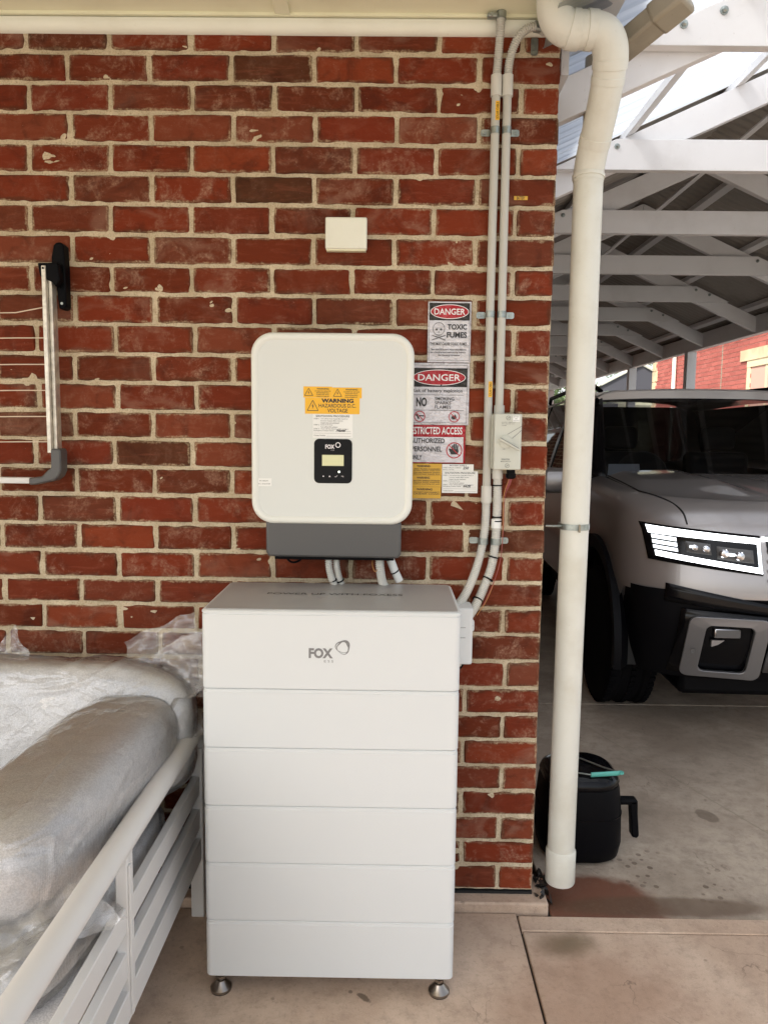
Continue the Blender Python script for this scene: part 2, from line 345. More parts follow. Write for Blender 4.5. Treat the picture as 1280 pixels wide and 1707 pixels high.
# ---------------------------------------------------------------- mesh builder
class MB:
    def __init__(s): s.v = []; s.f = []
    def add(s, vs, fs):
        b = len(s.v); s.v += [tuple(x) for x in vs]; s.f += [tuple(i+b for i in f) for f in fs]; return s
    def box(s, a, b):
        x0, y0, z0 = [min(a[i], b[i]) for i in range(3)]; x1, y1, z1 = [max(a[i], b[i]) for i in range(3)]
        return s.add([(x0,y0,z0),(x1,y0,z0),(x1,y1,z0),(x0,y1,z0),(x0,y0,z1),(x1,y0,z1),(x1,y1,z1),(x0,y1,z1)],
                     [(0,3,2,1),(4,5,6,7),(0,1,5,4),(1,2,6,5),(2,3,7,6),(3,0,4,7)])
    def prism(s, poly, axis, d0, d1):
        """poly of 2D points extruded along axis between d0 and d1"""
        n = len(poly)
        def P(a, b, d): return {'y': (a, d, b), 'x': (d, a, b), 'z': (a, b, d)}[axis]
        vs = [P(a, b, d0) for a, b in poly] + [P(a, b, d1) for a, b in poly]
        fs = [tuple(range(n)), tuple(range(2*n-1, n-1, -1))] + [(i, i+n, (i+1) % n+n, (i+1) % n) for i in range(n)]
        return s.add(vs, fs)
    def tube(s, path, r, n=12, cap=True, flat=None):
        """circular (or elliptic, flat=(ra, rb)) tube along path; r number or list"""
        pts = [Vector(p) for p in path]; m = len(pts); rings = []
        t0 = (pts[1]-pts[0]).normalized(); ref = Vector((0, 0, 1)) if abs(t0.z) < .9 else Vector((1, 0, 0))
        nx = t0.cross(ref).normalized()
        for i, p in enumerate(pts):
            t = (pts[min(i+1, m-1)]-pts[max(i-1, 0)]).normalized()
            nx = (nx - t*nx.dot(t)).normalized(); ny = t.cross(nx)
            rr = r[i] if isinstance(r, (list, tuple)) else r
            ra, rb = (rr, rr) if flat is None else (flat[0], flat[1])
            rings.append([p + nx*(ra*math.cos(2*math.pi*j/n)) + ny*(rb*math.sin(2*math.pi*j/n)) for j in range(n)])
        vs = [q for ring in rings for q in ring]
        fs = [(i*n+j, i*n+(j+1) % n, (i+1)*n+(j+1) % n, (i+1)*n+j) for i in range(m-1) for j in range(n)]
        if cap: fs += [tuple(range(n-1, -1, -1)), tuple(range((m-1)*n, m*n))]
        return s.add(vs, fs)
    def lathe(s, prof, c, n=24, axis='z'):
        vs = []; 
        for r, h in prof:
            for j in range(n):
                a = 2*math.pi*j/n; x, y = r*math.cos(a), r*math.sin(a)
                vs.append({'z': (c[0]+x, c[1]+y, c[2]+h), 'y': (c[0]+x, c[1]+h, c[2]+y), 'x': (c[0]+h, c[1]+x, c[2]+y)}[axis])
        m = len(prof)
        fs = [(i*n+j, i*n+(j+1) % n, (i+1)*n+(j+1) % n, (i+1)*n+j) for i in range(m-1) for j in range(n)]
        if prof[0][0] > 0: fs.append(tuple(range(n-1, -1, -1)))
        if prof[-1][0] > 0: fs.append(tuple(range((m-1)*n, m*n)))
        return s.add(vs, fs)
    def grid(s, fn, nu, nv, thick=None):
        vs = [fn(i/nu, j/nv) for j in range(nv+1) for i in range(nu+1)]
        fs = [(j*(nu+1)+i, j*(nu+1)+i+1, (j+1)*(nu+1)+i+1, (j+1)*(nu+1)+i) for j in range(nv) for i in range(nu)]
        return s.add(vs, fs)
    def obj(s, name, m, parent=None, bevel=0, smooth=35, seg=2, loc=None, solid=0, mesh_only=False, sub=0, fix=True):
        me = bpy.data.meshes.new(name); me.from_pydata(s.v, [], s.f)
        if fix:
            bm = bmesh.new(); bm.from_mesh(me); bmesh.ops.recalc_face_normals(bm, faces=bm.faces); bm.to_mesh(me); bm.free()
        me.materials.append(mat[m] if isinstance(m, str) else m)
        if smooth:
            me.polygons.foreach_set('use_smooth', [True]*len(me.polygons)); me.set_sharp_from_angle(angle=R(smooth))
        if mesh_only: return me
        o = bpy.data.objects.new(name, me); COL.objects.link(o)
        if parent: o.parent = parent
        if loc: o.location = loc
        if solid:
            md = o.modifiers.new('solid', 'SOLIDIFY'); md.thickness = solid; md.offset = -1
        if bevel:
            md = o.modifiers.new('bevel', 'BEVEL'); md.width = bevel; md.segments = seg; md.limit_method = 'ANGLE'; md.angle_limit = R(40)
        if sub:
            md = o.modifiers.new('sub', 'SUBSURF'); md.levels = sub; md.render_levels = sub
        return o
def empty(name, loc=(0, 0, 0), rz=0):
    o = bpy.data.objects.new(name, None); COL.objects.link(o); o.location = loc; o.rotation_euler = (0, 0, rz); o.empty_display_size = .1
    return o
def tag(o, label=None, cat=None, group=None, kind=None):
    if label: o['label'] = label
    if cat: o['category'] = cat
    if group: o['group'] = group
    if kind: o['kind'] = kind
    return o
def thing(name, label, cat, group=None): return tag(empty(name), label, cat, group)
def copy_tree(o, parent=None):
    c = o.copy(); COL.objects.link(c)
    if parent: c.parent = parent
    for ch in list(o.children): copy_tree(ch, c)
    return c
def rrect(x0, x1, z0, z1, r, n=6):
    out = []
    for cx, cz, a0 in ((x1-r, z1-r, 0), (x0+r, z1-r, 90), (x0+r, z0+r, 180), (x1-r, z0+r, 270)):
        for i in range(n+1):
            a = R(a0+90*i/n); out.append((cx+r*math.cos(a), cz+r*math.sin(a)))
    return out

# ---------------------------------------------------------------- lettering
_tc = {}
def text_raw(sx, bold=0):
    if (sx, bold) in _tc: return _tc[(sx, bold)]
    cu = bpy.data.curves.new('tmp', 'FONT'); cu.body = sx; cu.size = 1; cu.offset = bold; cu.resolution_u = 3
    o = bpy.data.objects.new('tmp', cu); COL.objects.link(o)
    dg = bpy.context.evaluated_depsgraph_get(); dg.update()
    me = bpy.data.meshes.new_from_object(o.evaluated_get(dg))
    vs = [(v.co.x, v.co.y) for v in me.vertices]; fs = [tuple(p.vertices) for p in me.polygons]
    bpy.data.objects.remove(o); bpy.data.curves.remove(cu); bpy.data.meshes.remove(me)
    if vs:
        x0 = min(v[0] for v in vs); x1 = max(v[0] for v in vs)
        z0 = min(v[1] for v in vs); z1 = max(v[1] for v in vs)
    else: x0 = z0 = 0; x1 = z1 = 1
    _tc[(sx, bold)] = (vs, fs, x0, x1, z0, z1); return _tc[(sx, bold)]
def text(mb, sx, x0, x1, z0, z1, y, bold=0.0, top=False, shear=0, vert=False):
    """fit the string's ink into the rectangle x0..x1, z0..z1 on the plane y (facing -Y); top=True lays it on z=y (x, y in rect)"""
    vs, fs, a0, a1, b0, b1 = text_raw(sx, bold)
    out = []
    for vx, vz in vs:
        s_, t_ = (vx-a0)/(a1-a0), (vz-b0)/(b1-b0)
        if vert: X = x0+(x1-x0)*(1-t_); Z = z0+(z1-z0)*s_
        else: X = x0+(x1-x0)*s_+shear*t_; Z = z0+(z1-z0)*t_
        out.append((X, Z, y) if top else (X, y, Z))
    mb.add(out, fs)
def ell(cx, cz, rx, rz, n=40): return [(cx+rx*math.cos(2*math.pi*i/n), cz+rz*math.sin(2*math.pi*i/n)) for i in range(n)]
def ringp(mb, cx, cz, rx, rz, t, y0, y1, n=40):
    a, b = ell(cx, cz, rx, rz, n), ell(cx, cz, rx-t, rz-t, n)
    for i in range(n):
        j = (i+1) % n; q = [a[i], a[j], b[j], b[i]]
        mb.prism(q, 'y', y0, y1)
def bar2(mb, x0, z0, x1, z1, t, y0, y1):
    d = Vector((x1-x0, z1-z0)).normalized()*t/2; n = Vector((-d.y, d.x))
    mb.prism([(x0+n.x, z0+n.y), (x1+n.x, z1+n.y), (x1-n.x, z1-n.y), (x0-n.x, z0-n.y)], 'y', y0, y1)
def triangle(mb, cx, z0, w, h, t, y0, y1):
    A, B, C = (cx-w/2, z0), (cx+w/2, z0), (cx, z0+h)
    bar2(mb, *A, *B, t, y0, y1); bar2(mb, *B, *C, t, y0, y1); bar2(mb, *C, *A, t, y0, y1)
    # lightning bolt
    mb.prism([(cx+.06*w, z0+.72*h), (cx-.10*w, z0+.42*h), (cx-.01*w, z0+.42*h), (cx-.04*w, z0+.14*h), (cx+.10*w, z0+.48*h), (cx+.01*w, z0+.48*h)], 'y', y0, y1)

# ================================================================= SETTING
# ---- ground, porch slabs, carport slab
o = MB().box((-60, -60, -.35), (90, 120, -.10)).obj('ground', 'ground'); tag(o, 'bare pale ground all round the house', kind='structure')
pf = tag(empty('porch_floor'), 'pinkish concrete porch floor in front of the brick wall', kind='structure')
def slab(name, x0, x1, y0, y1, z, m, parent, g=.0035):
    return MB().box((x0+g, y0+g, -.10), (x1-g, y1-g, z)).obj(name, m, parent, bevel=.003)
slab('slab', -4.5, 1.497, -4.2, -.048, 0, 'porchc', pf)
slab('slab', 1.497, 4.9, -4.2, -.135, 0, 'porchc', pf)
slab('slab', 1.497, 4.9, -.135, -.062, .001, 'porchc', pf, .0012)
MB().box((-4.5, -4.2, -.09), (4.9, .1, -.012)).obj('joint_filler', 'joint', pf)
MB().box((-4.5, -.046, -.09), (1.598, .12, .031)).obj('footing_ledge', 'porchc', pf, bevel=.006)
df = tag(empty('carport_floor'), 'grey stained concrete floor of the carport under the car', kind='structure')
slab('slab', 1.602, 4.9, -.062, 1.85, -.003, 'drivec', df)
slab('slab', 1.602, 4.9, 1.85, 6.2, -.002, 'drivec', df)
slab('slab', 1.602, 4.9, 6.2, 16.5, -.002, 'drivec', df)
MB().box((1.602, -.06, -.09), (4.9, 16.5, -.014)).obj('joint_filler', 'joint', df)
# fine saw cut running obliquely over the carport slab
dd = MB(); a = Vector((2.05, 1.7)); b = Vector((2.62, .30)); nrm = Vector((b-a).normalized().yx)*.0018; nrm.x *= -1
dd.prism([tuple(a+nrm), tuple(b+nrm), tuple(b-nrm), tuple(a-nrm)], 'z', -.006, -.0022); dd.obj('saw_cut', 'gutter', df)

# ---- brick wall
JZ = {0: 2.697, 1: 2.611, 2: 2.527, 3: 2.4445, 4: 2.359, 5: 2.272, 6: 2.1855, 7: 2.0978, 8: 2.009, 9: 1.925, 10: 1.836, 11: 1.747, 12: 1.662,
      13: 1.576, 14: 1.491, 15: 1.405, 16: 1.32, 17: 1.231, 18: 1.146, 19: 1.059, 20: .978, 21: .894, 22: .809, 23: .722, 24: .635, 25: .552,
      26: .467, 27: .383, 28: .298, 29: .214, 30: .132, 31: .046}
RX = {1: .004, 2: 0, 3: .005, 4: .004, 5: .001, 6: .002, 7: -.004, 8: 0, 9: -.0045, 10: .003, 11: .003, 12: -.003, 13: .005, 14: -.008, 15: -.010,
      16: -.009, 17: -.004, 18: -.007, 19: -.0035, 20: -.004, 21: -.0045, 22: -.001, 23: .006, 24: 0, 25: .002, 26: -.002, 27: .003, 28: -.003, 29: 0, 30: .002, 31: 0}
WALLX = 1.555; NR = 31
wall = thing('brick_wall', 'weathered red brick house wall with pale sand mortar behind the white cabinets', 'wall')
def brick_mesh(wd, hg, dp, seed, m):
    rnd = random.Random(seed)
    out = []
    nx = max(3, int(wd/.026)); nz = 3
    def side(p0, p1, n):
        for i in range(n): t = i/n; out.append([p0[0]+(p1[0]-p0[0])*t, p0[1]+(p1[1]-p0[1])*t])
    a, b = wd/2, hg/2; c = .004
    for q in ([(-a+c, -b), (a-c, -b)], [(a, -b+c), (a, b-c)], [(a-c, b), (-a+c, b)], [(-a, b-c), (-a, -b+c)]):
        n = nx if abs(q[0][1]-q[1][1]) < 1e-6 else nz
        side(q[0], q[1], n); out.append(list(q[1]))
    sk = rnd.uniform(-.0012, .0012)
    for p in out:
        p[0] += rnd.uniform(-.0016, .0010); p[1] += rnd.uniform(-.0016, .0010) + sk*p[0]/a
    n = len(out)
    mb = MB()
    vs = [(x*.972, -rnd.uniform(.0, .0014), z*.93) for x, z in out] + [(x, .0035, z) for x, z in out] + [(x, dp, z) for x, z in out]
    vs.append((0, -.001, 0))
    fs = [(i, (i+1) % n, 3*n) for i in range(n)]
    for k_ in (0, 1): fs += [(k_*n+i, (k_+1)*n+i, (k_+1)*n+(i+1) % n, k_*n+(i+1) % n) for i in range(n)]
    mb.add(vs, fs); return mb.obj('brick', m, mesh_only=True, smooth=50)
full = [brick_mesh(.2265, .0735, .075, i, 'brick') for i in range(12)]
half = [brick_mesh(.1085, .0735, .075, 50+i, 'brick_half') for i in range(6)]
side_mb = MB()
def far_brick(x0, x1, z0, z1, y=0): side_mb.box((x0, y+random.uniform(0, .001), z0), (x1, y+.05, z1))
cnt = 0
for r in range(1, NR+1):
    zc = (JZ[r-1]+JZ[r])/2; hh = JZ[r-1]-JZ[r]-.0108
    off = RX[r] + (0 if r % 2 else .12)
    last = 1.44 if r % 2 else 1.32
    ks = []
    x = last+RX[r]
    # header or closing stretcher at the corner
    xs = [(x+.0058, WALLX-random.uniform(0, .004))]
    while x > -.13: xs.append((x-.24+.0058+random.uniform(-.001, .001), x-.0058+random.uniform(-.001, .001))); x -= .24
    while x > -4.4: far_brick(x-.24+.0065, x-.0065, zc-hh/2, zc+hh/2); x -= .24
    for x0, x1 in xs:
        wdt = x1-x0; lst = half if wdt < .15 else full; base = .1085 if wdt < .15 else .2265
        me = random.choice(lst); ob = bpy.data.objects.new('brick', me); COL.objects.link(ob); ob.parent = wall
        ob.location = ((x0+x1)/2, random.uniform(-.0012, .0012), zc+random.uniform(-.0008, .0008))
        ob.rotation_euler = (0, R(random.uniform(-.35, .35)), 0)
        ob.scale = (wdt/base, 1, hh/.0735*random.uniform(.985, 1.01)*(random.choice((1, -1))))
        cnt += 1
tag(side_mb.obj('brickwork', 'brick', wall, smooth=0), kind='stuff')
# return face of the wall round the corner
sm = MB(); ym = 12.0
for r in range(1, NR+1):
    y = .115 if r % 2 == 0 else .235
    ys = [(.002, y-.013)]
    while y < ym: ys.append((y, y+.227)); y += .24
    for a, b in ys: sm.box((WALLX-.07, max(a, .076), JZ[r]+.0062), (WALLX-random.uniform(0, .002), b, JZ[r-1]-.0062))
tag(sm.obj('side_brickwork', 'brick', wall, smooth=0), kind='stuff')
# mortar: uneven bed just behind the brick faces
def mortar_sheet(x0, x1, z0, z1, st, parent):
    nx = int((x1-x0)/st); nz = int((z1-z0)/st); rg = np.random.RandomState(3)
    a = rg.rand(nz+1, nx+1)
    def sm2(a, k_):
        for _ in range(k_): a = (a+np.roll(a, 1, 0)+np.roll(a, -1, 0)+np.roll(a, 1, 1)+np.roll(a, -1, 1))/5
        return (a-a.mean())/a.std()
    h = .0030 + (.0007)*sm2(a, 7) + .0012*sm2(rg.rand(nz+1, nx+1), 16)
    h = np.clip(h, .0002, .008)
    xs = np.linspace(x0, x1, nx+1); zs = np.linspace(z0, z1, nz+1)
    X, Z = np.meshgrid(xs, zs); v = np.stack([X, h, Z], -1).reshape(-1, 3)
    i = np.arange(nz)[:, None]*(nx+1)+np.arange(nx)[None, :]; i = i.reshape(-1)
    f = np.stack([i, i+1, i+nx+2, i+nx+1], 1)
    me = bpy.data.meshes.new('mortar'); me.from_pydata(v.tolist(), [], f.tolist()); me.materials.append(mat['mortar'])
    me.polygons.foreach_set('use_smooth', [True]*len(me.polygons))
    o = bpy.data.objects.new('mortar', me); COL.objects.link(o); o.parent = parent
mortar_sheet(-.42, WALLX-.0035, .048, 2.74, .0042, wall)
MB().box((-4.4, .0065, .048), (WALLX-.005, ym+.2, 2.74)).obj('mortar_core', 'mortar', wall)
MB().box((-4.4, .004, -.09), (WALLX-.001, ym+.2, .040)).obj('damp_course', 'blackm', wall)

# ---- porch ceiling with moulding
ceil = tag(empty('porch_ceiling'), 'cream painted porch ceiling sheet with white edge moulding', kind='structure')
MB().box((-4.6, -3.3, 2.705), (.752, -.034, 2.76)).obj('ceiling_sheet', 'cream', ceil)
MB().box((.7545, -3.3, 2.705), (1.60, -.034, 2.76)).obj('ceiling_sheet', 'cream', ceil)
MB().box((.733, -3.3, 2.698), (.777, -.036, 2.7045)).obj('cover_strip', 'cream', ceil, bevel=.002)
MB().box((-4.6, -.034, 2.697), (1.60, .0, 2.76)).obj('ceiling_batten', 'cream', ceil)
MB().prism([(0.0, 2.694), (-.026, 2.694), (-.027, 2.684), (-.020, 2.668), (-.010, 2.660), (.0, 2.659)], 'x', -4.6, 1.556).obj('edge_moulding', 'trimw', ceil, smooth=60)
MB().box((-4.6, -3.36, 2.60), (1.60, -3.301, 2.90)).obj('fascia', 'cream', ceil)
MB().prism([(-3.36, 2.765), (1.2, 3.4), (12.2, 3.4), (12.2, 2.765)], 'x', -4.6, 1.52).obj('roof', 'roofd', ceil)

# ================================================================= CARPORT
cp = thing('carport', 'white painted timber carport with gable trusses over the parked car', 'carport')
AX, SL = 2.905, .45
def rb(X): return 2.573+SL*((X if X < AX else 2*AX-X)-1.768)   # underside of the rafters
TY = [.17, 1.25, 2.31, 3.41, 4.52, 5.65, 6.80, 7.93, 9.05, 10.15, 11.25, 12.35, 13.45, 14.55, 15.65]
def build_truss():
    t = empty('truss'); t.parent = cp
    H = .130
    for sx in (1, -1):
        f = lambda X: X if sx == 1 else 2*AX-X
        xl = 1.585 if sx == 1 else 1.50
        MB().prism([(f(xl), rb(xl)), (f(AX-.001), rb(AX)), (f(AX-.001), rb(AX)+H), (f(xl), rb(xl)+H)], 'y', .002, .045).obj('rafter', 'timber', t, bevel=.002, seg=1)
    zb, zt = 2.705, 2.838
    xa = 1.768+(zb-H-2.573)/SL; xb = 1.768+(zt-H-2.573)/SL
    MB().prism([(xa, zb), (2*AX-xa, zb), (2*AX-xb, zt), (xb, zt)], 'y', -.040, 0).obj('tie_beam', 'timber', t, bevel=.002, seg=1)
    for bx, bz in ((1.95, 2.765), (2.07, 2.805), (2*AX-2.07, 2.805), (2*AX-1.95, 2.765)):
        MB().lathe([(.013, 0), (.013, -.004), (.009, -.0045), (.009, -.012), (.005, -.016), (0, -.016)], (bx, -.040, bz), 8, 'y').obj('bolt', 'steel', t)
    return t
tr = build_truss(); tr.location = (0, TY[0], 0)
for yy in TY[1:]:
    c = copy_tree(tr, cp); c.location = (0, yy, 0)
for X, wd in ((2.14, .042), (2.62, .042), (2*AX-2.62, .042), (2*AX-2.14, .042), (4.20, .042)):
    z = rb(X)+.131
    MB().prism([(X-wd/2, z-.010*0+ (-SL*wd/2 if X < AX else SL*wd/2)), (X+wd/2, z+(SL*wd/2 if X < AX else -SL*wd/2)), (X+wd/2, z+.035+(SL*wd/2 if X < AX else -SL*wd/2)), (X-wd/2, z+.035+(-SL*wd/2 if X < AX else SL*wd/2))],
               'y', -.75, 15.8).obj('purlin', 'timber', cp)
MB().box((AX-.016, -.75, rb(AX)-.01), (AX+.016, 15.8, rb(AX)+.0)).obj('ridge_beam', 'timber', cp)
MB().box((4.302, -.75, 2.440), (4.372, 15.8, 2.600)).obj('edge_beam', 'timber', cp, bevel=.003)
MB().box((1.570, .4, 2.40), (1.625, 15.8, 2.482)).obj('wall_plate', 'timber', cp)
for yy in (0.1, 2.05, 4.0, 6.05, 8.05, 10.6, 13.2, 15.7):
    MB().box((4.285, yy-.045, -.02), (4.375+.01, yy+.045, 2.438)).obj('post', 'timber', cp, bevel=.003)
def sheet(x0, x1, y0, y1, m, name):
    mb = MB(); n = int((y1-y0)/.0127)
    def fn(u, v):
        y = y0+(y1-y0)*u; X = x0+(x1-x0)*v
        return (X, y, rb(X)+.131+.037+.010+.008*math.sin(2*math.pi*y/.076))
    mb.grid(fn, n, 4); return mb.obj(name, m, cp, fix=False)
sheet(1.50, AX, -.75, 1.34, 'clear', 'clear_roof_sheet'); sheet(AX, 4.50, -.75, 1.34, 'clear', 'clear_roof_sheet')
sheet(1.50, AX, 1.342, 15.9, 'roofd', 'steel_roof_sheet'); sheet(AX, 4.50, 1.342, 15.9, 'roofd', 'steel_roof_sheet')

# ================================================================= DOWNPIPE and gutter
dp = thing('downpipe', 'cream painted round plastic downpipe standing clear of the wall corner', 'downpipe')
def smooth_path(pts, n=8):
    P = [Vector(p) for p in pts]; P = [P[0]*2-P[1]]+P+[P[-1]*2-P[-2]]; out = []
    for i in range(1, len(P)-2):
        for j in range(n):
            t = j/n; a, b, c, d = P[i-1:i+3]
            out.append(.5*((2*b)+(-a+c)*t+(2*a-5*b+4*c-d)*t*t+(-a+3*b-3*c+d)*t**3))
    out.append(P[-2]); return out
rP = .0435
MB().tube([(1.6555, .034, 2.31), (1.656, .035, 1.6), (1.652, .035, .9), (1.650, .035, .16)], rP, 28).obj('pipe', 'pvc', dp)
MB().lathe([(rP+.001, .11), (rP+.0045, .105), (rP+.0045, 0.0), (rP+.003, -.004), (rP-.004, -.004)], (1.650, .035, .064), 28).obj('bottom_sleeve', 'pvc', dp)
key = [(1.500, -.15, 2.730), (1.500, -.15, 2.685), (1.504, -.15, 2.648), (1.522, -.15, 2.618), (1.552, -.15, 2.606), (1.598, -.15, 2.605), (1.632, -.149, 2.597), (1.654, -.142, 2.573), (1.6635, -.125, 2.535), (1.6650, -.085, 2.475), (1.6620, -.035, 2.405), (1.6585, .010, 2.350), (1.6560, .033, 2.305), (1.6555, .034, 2.27)]
fp = smooth_path(key, 8)
MB().tube(fp, [.0475 if i < 64 else .0445 for i in range(len(fp))], 32).obj('offset_bends', 'pvc', dp, smooth=60)
for i0, i1, rr_ in ((30, 35, .0505), (38, 43, .0500), (63, 66, .0480), (68, 70, .0462), (83, 86, .0462), (99, 102, .0475)):
    MB().tube(fp[i0:i1+1], rr_, 32).obj('socket', 'pvc', dp, bevel=.001)
st = MB(); st.lathe([(rP+.0012, -.009), (rP+.004, -.009), (rP+.004, .009), (rP+.0012, .009)], (1.652, .035, 1.236), 28)
st.obj('strap', 'steel', dp); MB().tube([(1.556, -.004, 1.240), (1.575, -.008, 1.240), (1.612, .018, 1.238)], .0035, 8).obj('strap_rod', 'steel', dp)
MB().box((1.655, -.018, 1.222), (1.660, -.0085, 1.246)).obj('strap_bolt', 'gutter', dp)

gp = thing('gutter_outlet', 'weathered brown rectangular gutter end poking out above the downpipe elbow', 'gutter')
a = Vector((1.69, -.06, 2.585)); b = Vector((1.835, -.20, 2.668)); d = (b-a).normalized(); sx = d.cross(Vector((0, 0, 1))).normalized(); uz = sx.cross(d)
def obox(mb, a, b, w_, h_):
    vs = []
    for q in (a, b):
        for i, j in ((-1, -1), (1, -1), (1, 1), (-1, 1)): vs.append(q+sx*(i*w_)+uz*(j*h_))
    mb.add(vs, [(0, 1, 2, 3), (7, 6, 5, 4), (0, 4, 5, 1), (1, 5, 6, 2), (2, 6, 7, 3), (3, 7, 4, 0)])
mb = MB(); obox(mb, a, a.lerp(b, .70), .040, .026); mb.obj('gutter_pipe', 'gutter', gp, bevel=.008)
mb = MB(); obox(mb, a.lerp(b, .58), b, .044, .030); mb.obj('end_socket', 'gutter', gp, bevel=.010)

MB().tube([(1.705, .20, 2.28), (1.705, .20, 2.70)], .032, 16).obj('drop_pipe', 'gutter', gp)
fs = thing('eave_fascia', 'grey painted eave board beside the wall corner above the downpipe', 'fascia')
MB().box((1.562, .03, 2.57), (1.585, 10, 2.74)).obj('board', 'timber', fs)
MB().box((1.586, -.5, 2.70), (1.70, .15, 2.735)).obj('soffit_strip', 'timber', fs)

# ================================================================= WALL FITTINGS
# junction cover
jb = thing('wall_cover_box', 'small blank cream plastic cover box high on the brick wall', 'cover box')
MB().box((.877, -.030, 2.056), (.999, -.001, 2.146)).obj('cover', 'trimw', jb, bevel=.004)
MB().box((.880, -.024, 2.0515), (.996, -.002, 2.057)).obj('base_plate', 'cream', jb)

# conduits
CR = .0123
def corrugated(path, r=.0124, pitch=.0058, n=14):
    P = smooth_path(path, 40); L = [0]
    for i in range(1, len(P)): L.append(L[-1]+(P[i]-P[i-1]).length)
    T = L[-1]; m = int(T/pitch*4); out = []; rr = []; j = 0
    for i in range(m+1):
        s_ = T*i/m
        while j < len(L)-2 and L[j+1] < s_: j += 1
        t = (s_-L[j])/max(1e-9, L[j+1]-L[j]); out.append(P[j].lerp(P[j+1], t)); rr.append(r if (i % 4) in (0, 1) else r-.0026)
    m_b = MB().tube(out, rr, n); return m_b
def tie_at(path_pt, nxt, r, parent, m='black'):
    a = Vector(path_pt); d = (Vector(nxt)-a).normalized()
    MB().tube([a-d*.0018, a+d*.0018], r, 14).obj('cable_tie', m, parent)
ca = thing('conduit', 'left grey conduit running from the ceiling down to the white cabinets', 'conduit', 'grey conduits up the wall')
MB().tube([(1.367, -.022, 2.500), (1.366, -.022, 1.9), (1.369, -.022, 1.345)], CR, 20).obj('rigid_pipe', 'conduit', ca)
MB().tube([(1.3672, -.022, 2.545), (1.3672, -.022, 2.487)], .0158, 20).obj('sleeve', 'flexw', ca)
MB().tube([(1.369, -.022, 1.362), (1.3692, -.022, 1.312)], .0158, 20).obj('sleeve', 'flexw', ca)
pA = [(1.3672, -.022, 2.54), (1.370, -.030, 2.60), (1.372, -.043, 2.66), (1.3725, -.046, 2.70), (1.373, -.046, 2.74)]
corrugated(pA).obj('flexible_tail', 'conduit', ca, smooth=180)
pA2 = [(1.3692, -.022, 1.315), (1.368, -.022, 1.25), (1.362, -.022, 1.19), (1.346, -.030, 1.12), (1.318, -.060, 1.055), (1.285, -.100, 1.012), (1.262, -.13, 1.0)]
corrugated(pA2, .0135).obj('flexible_tail', 'flexw', ca, smooth=180)
cb = thing('conduit', 'right grey conduit running past the ceiling bend into the isolator switch', 'conduit', 'grey conduits up the wall')
MB().tube([(1.3995, -.022, 2.500), (1.4005, -.022, 1.9), (1.4005, -.022, 1.59)], CR, 20).obj('rigid_pipe', 'conduit', cb)
MB().tube([(1.3995, -.022, 2.545), (1.3995, -.022, 2.487)], .0158, 20).obj('sleeve', 'flexw', cb)
MB().tube([(1.4005, -.024, 1.605), (1.4005, -.024, 1.575)], .0158, 20).obj('sleeve', 'conduit', cb)
pB = [(1.3995, -.022, 2.54), (1.403, -.028, 2.585), (1.418, -.040, 2.63), (1.444, -.048, 2.657), (1.475, -.046, 2.665), (1.50, -.02, 2.665)]
corrugated(pB).obj('flexible_tail', 'conduit', cb, smooth=180)
MB().tube([(1.4005, -.026, 1.415), (1.4005, -.026, 1.385)], .0162, 20).obj('sleeve', 'flexw', cb)
pB2 = [(1.4005, -.026, 1.39), (1.402, -.026, 1.30), (1.400, -.026, 1.20), (1.390, -.028, 1.12), (1.364, -.045, 1.05), (1.332, -.080, .995), (1.300, -.12, .965)]
corrugated(pB2, .0140).obj('flexible_tail', 'flexw', cb, smooth=180)
for zz, xx, yy in ((1.365, 1.401, -.026), (1.268, 1.402, -.026), (1.256, 1.4015, -.026)):
    tie_at((xx, yy, zz), (xx, yy, zz-.1), .0155, cb)
tie_at((1.3945, -.027, 1.145), (1.384, -.031, 1.10), .0165, cb)
tie_at((1.378, -.036, 1.078), (1.36, -.047, 1.045), .017, cb); tie_at((1.345, -.062, 1.018), (1.33, -.08, .995), .017, cb)
MB().tube([(1.4005, -.026, 1.262), (1.4005, -.026, 1.235)], .0150, 18).obj('joiner', 'paper', cb)
# thin loose wires following the right conduit
MB().tube(smooth_path([(1.432, -.045, 1.385), (1.418, -.045, 1.33), (1.419, -.04, 1.24), (1.416, -.04, 1.15), (1.398, -.05, 1.08), (1.372, -.07, 1.02), (1.34, -.10, .98)], 6), .0011, 6).obj('wire', 'wire_o', cb)
MB().tube(smooth_path([(1.436, -.045, 1.385), (1.421, -.05, 1.33), (1.420, -.045, 1.24), (1.413, -.05, 1.14), (1.392, -.06, 1.07), (1.36, -.08, 1.005)], 6), .0011, 6).obj('wire', 'wire_r', cb)
# printed tags on the conduits
def small_tag(name, label, x0, x1, z0, z1, y, m, txt, vert=False, cat='tag'):
    t = thing(name, label, cat)
    MB().box((x0, y, z0), (x1, y+.001, z1)).obj('backing', m, t)
    tb = MB(); e = .12
    text(tb, txt, x0+(x1-x0)*.2, x1-(x1-x0)*.2, z0+(z1-z0)*.06, z1-(z1-z0)*.06, y-.0004, .01, vert=vert); 
    tb.obj('lettering', 'ink', t, smooth=0); return t
small_tag('conduit_label', 'yellow SOLAR CABLE label near the top of the left conduit', 1.3650, 1.3765, 2.418, 2.470, -.0355, 'yellow', 'SOLAR CABLE', True)
small_tag('conduit_label', 'yellow cable label halfway down the left conduit beside the isolator', 1.3655, 1.3765, 1.629, 1.675, -.0355, 'yellow', 'SOLAR CABLE', True)
small_tag('wall_label', 'tiny yellow BATTERY label stuck to the brick right of the conduits', 1.430, 1.470, 2.206, 2.217, -.004, 'yellowd', 'BATTERY')
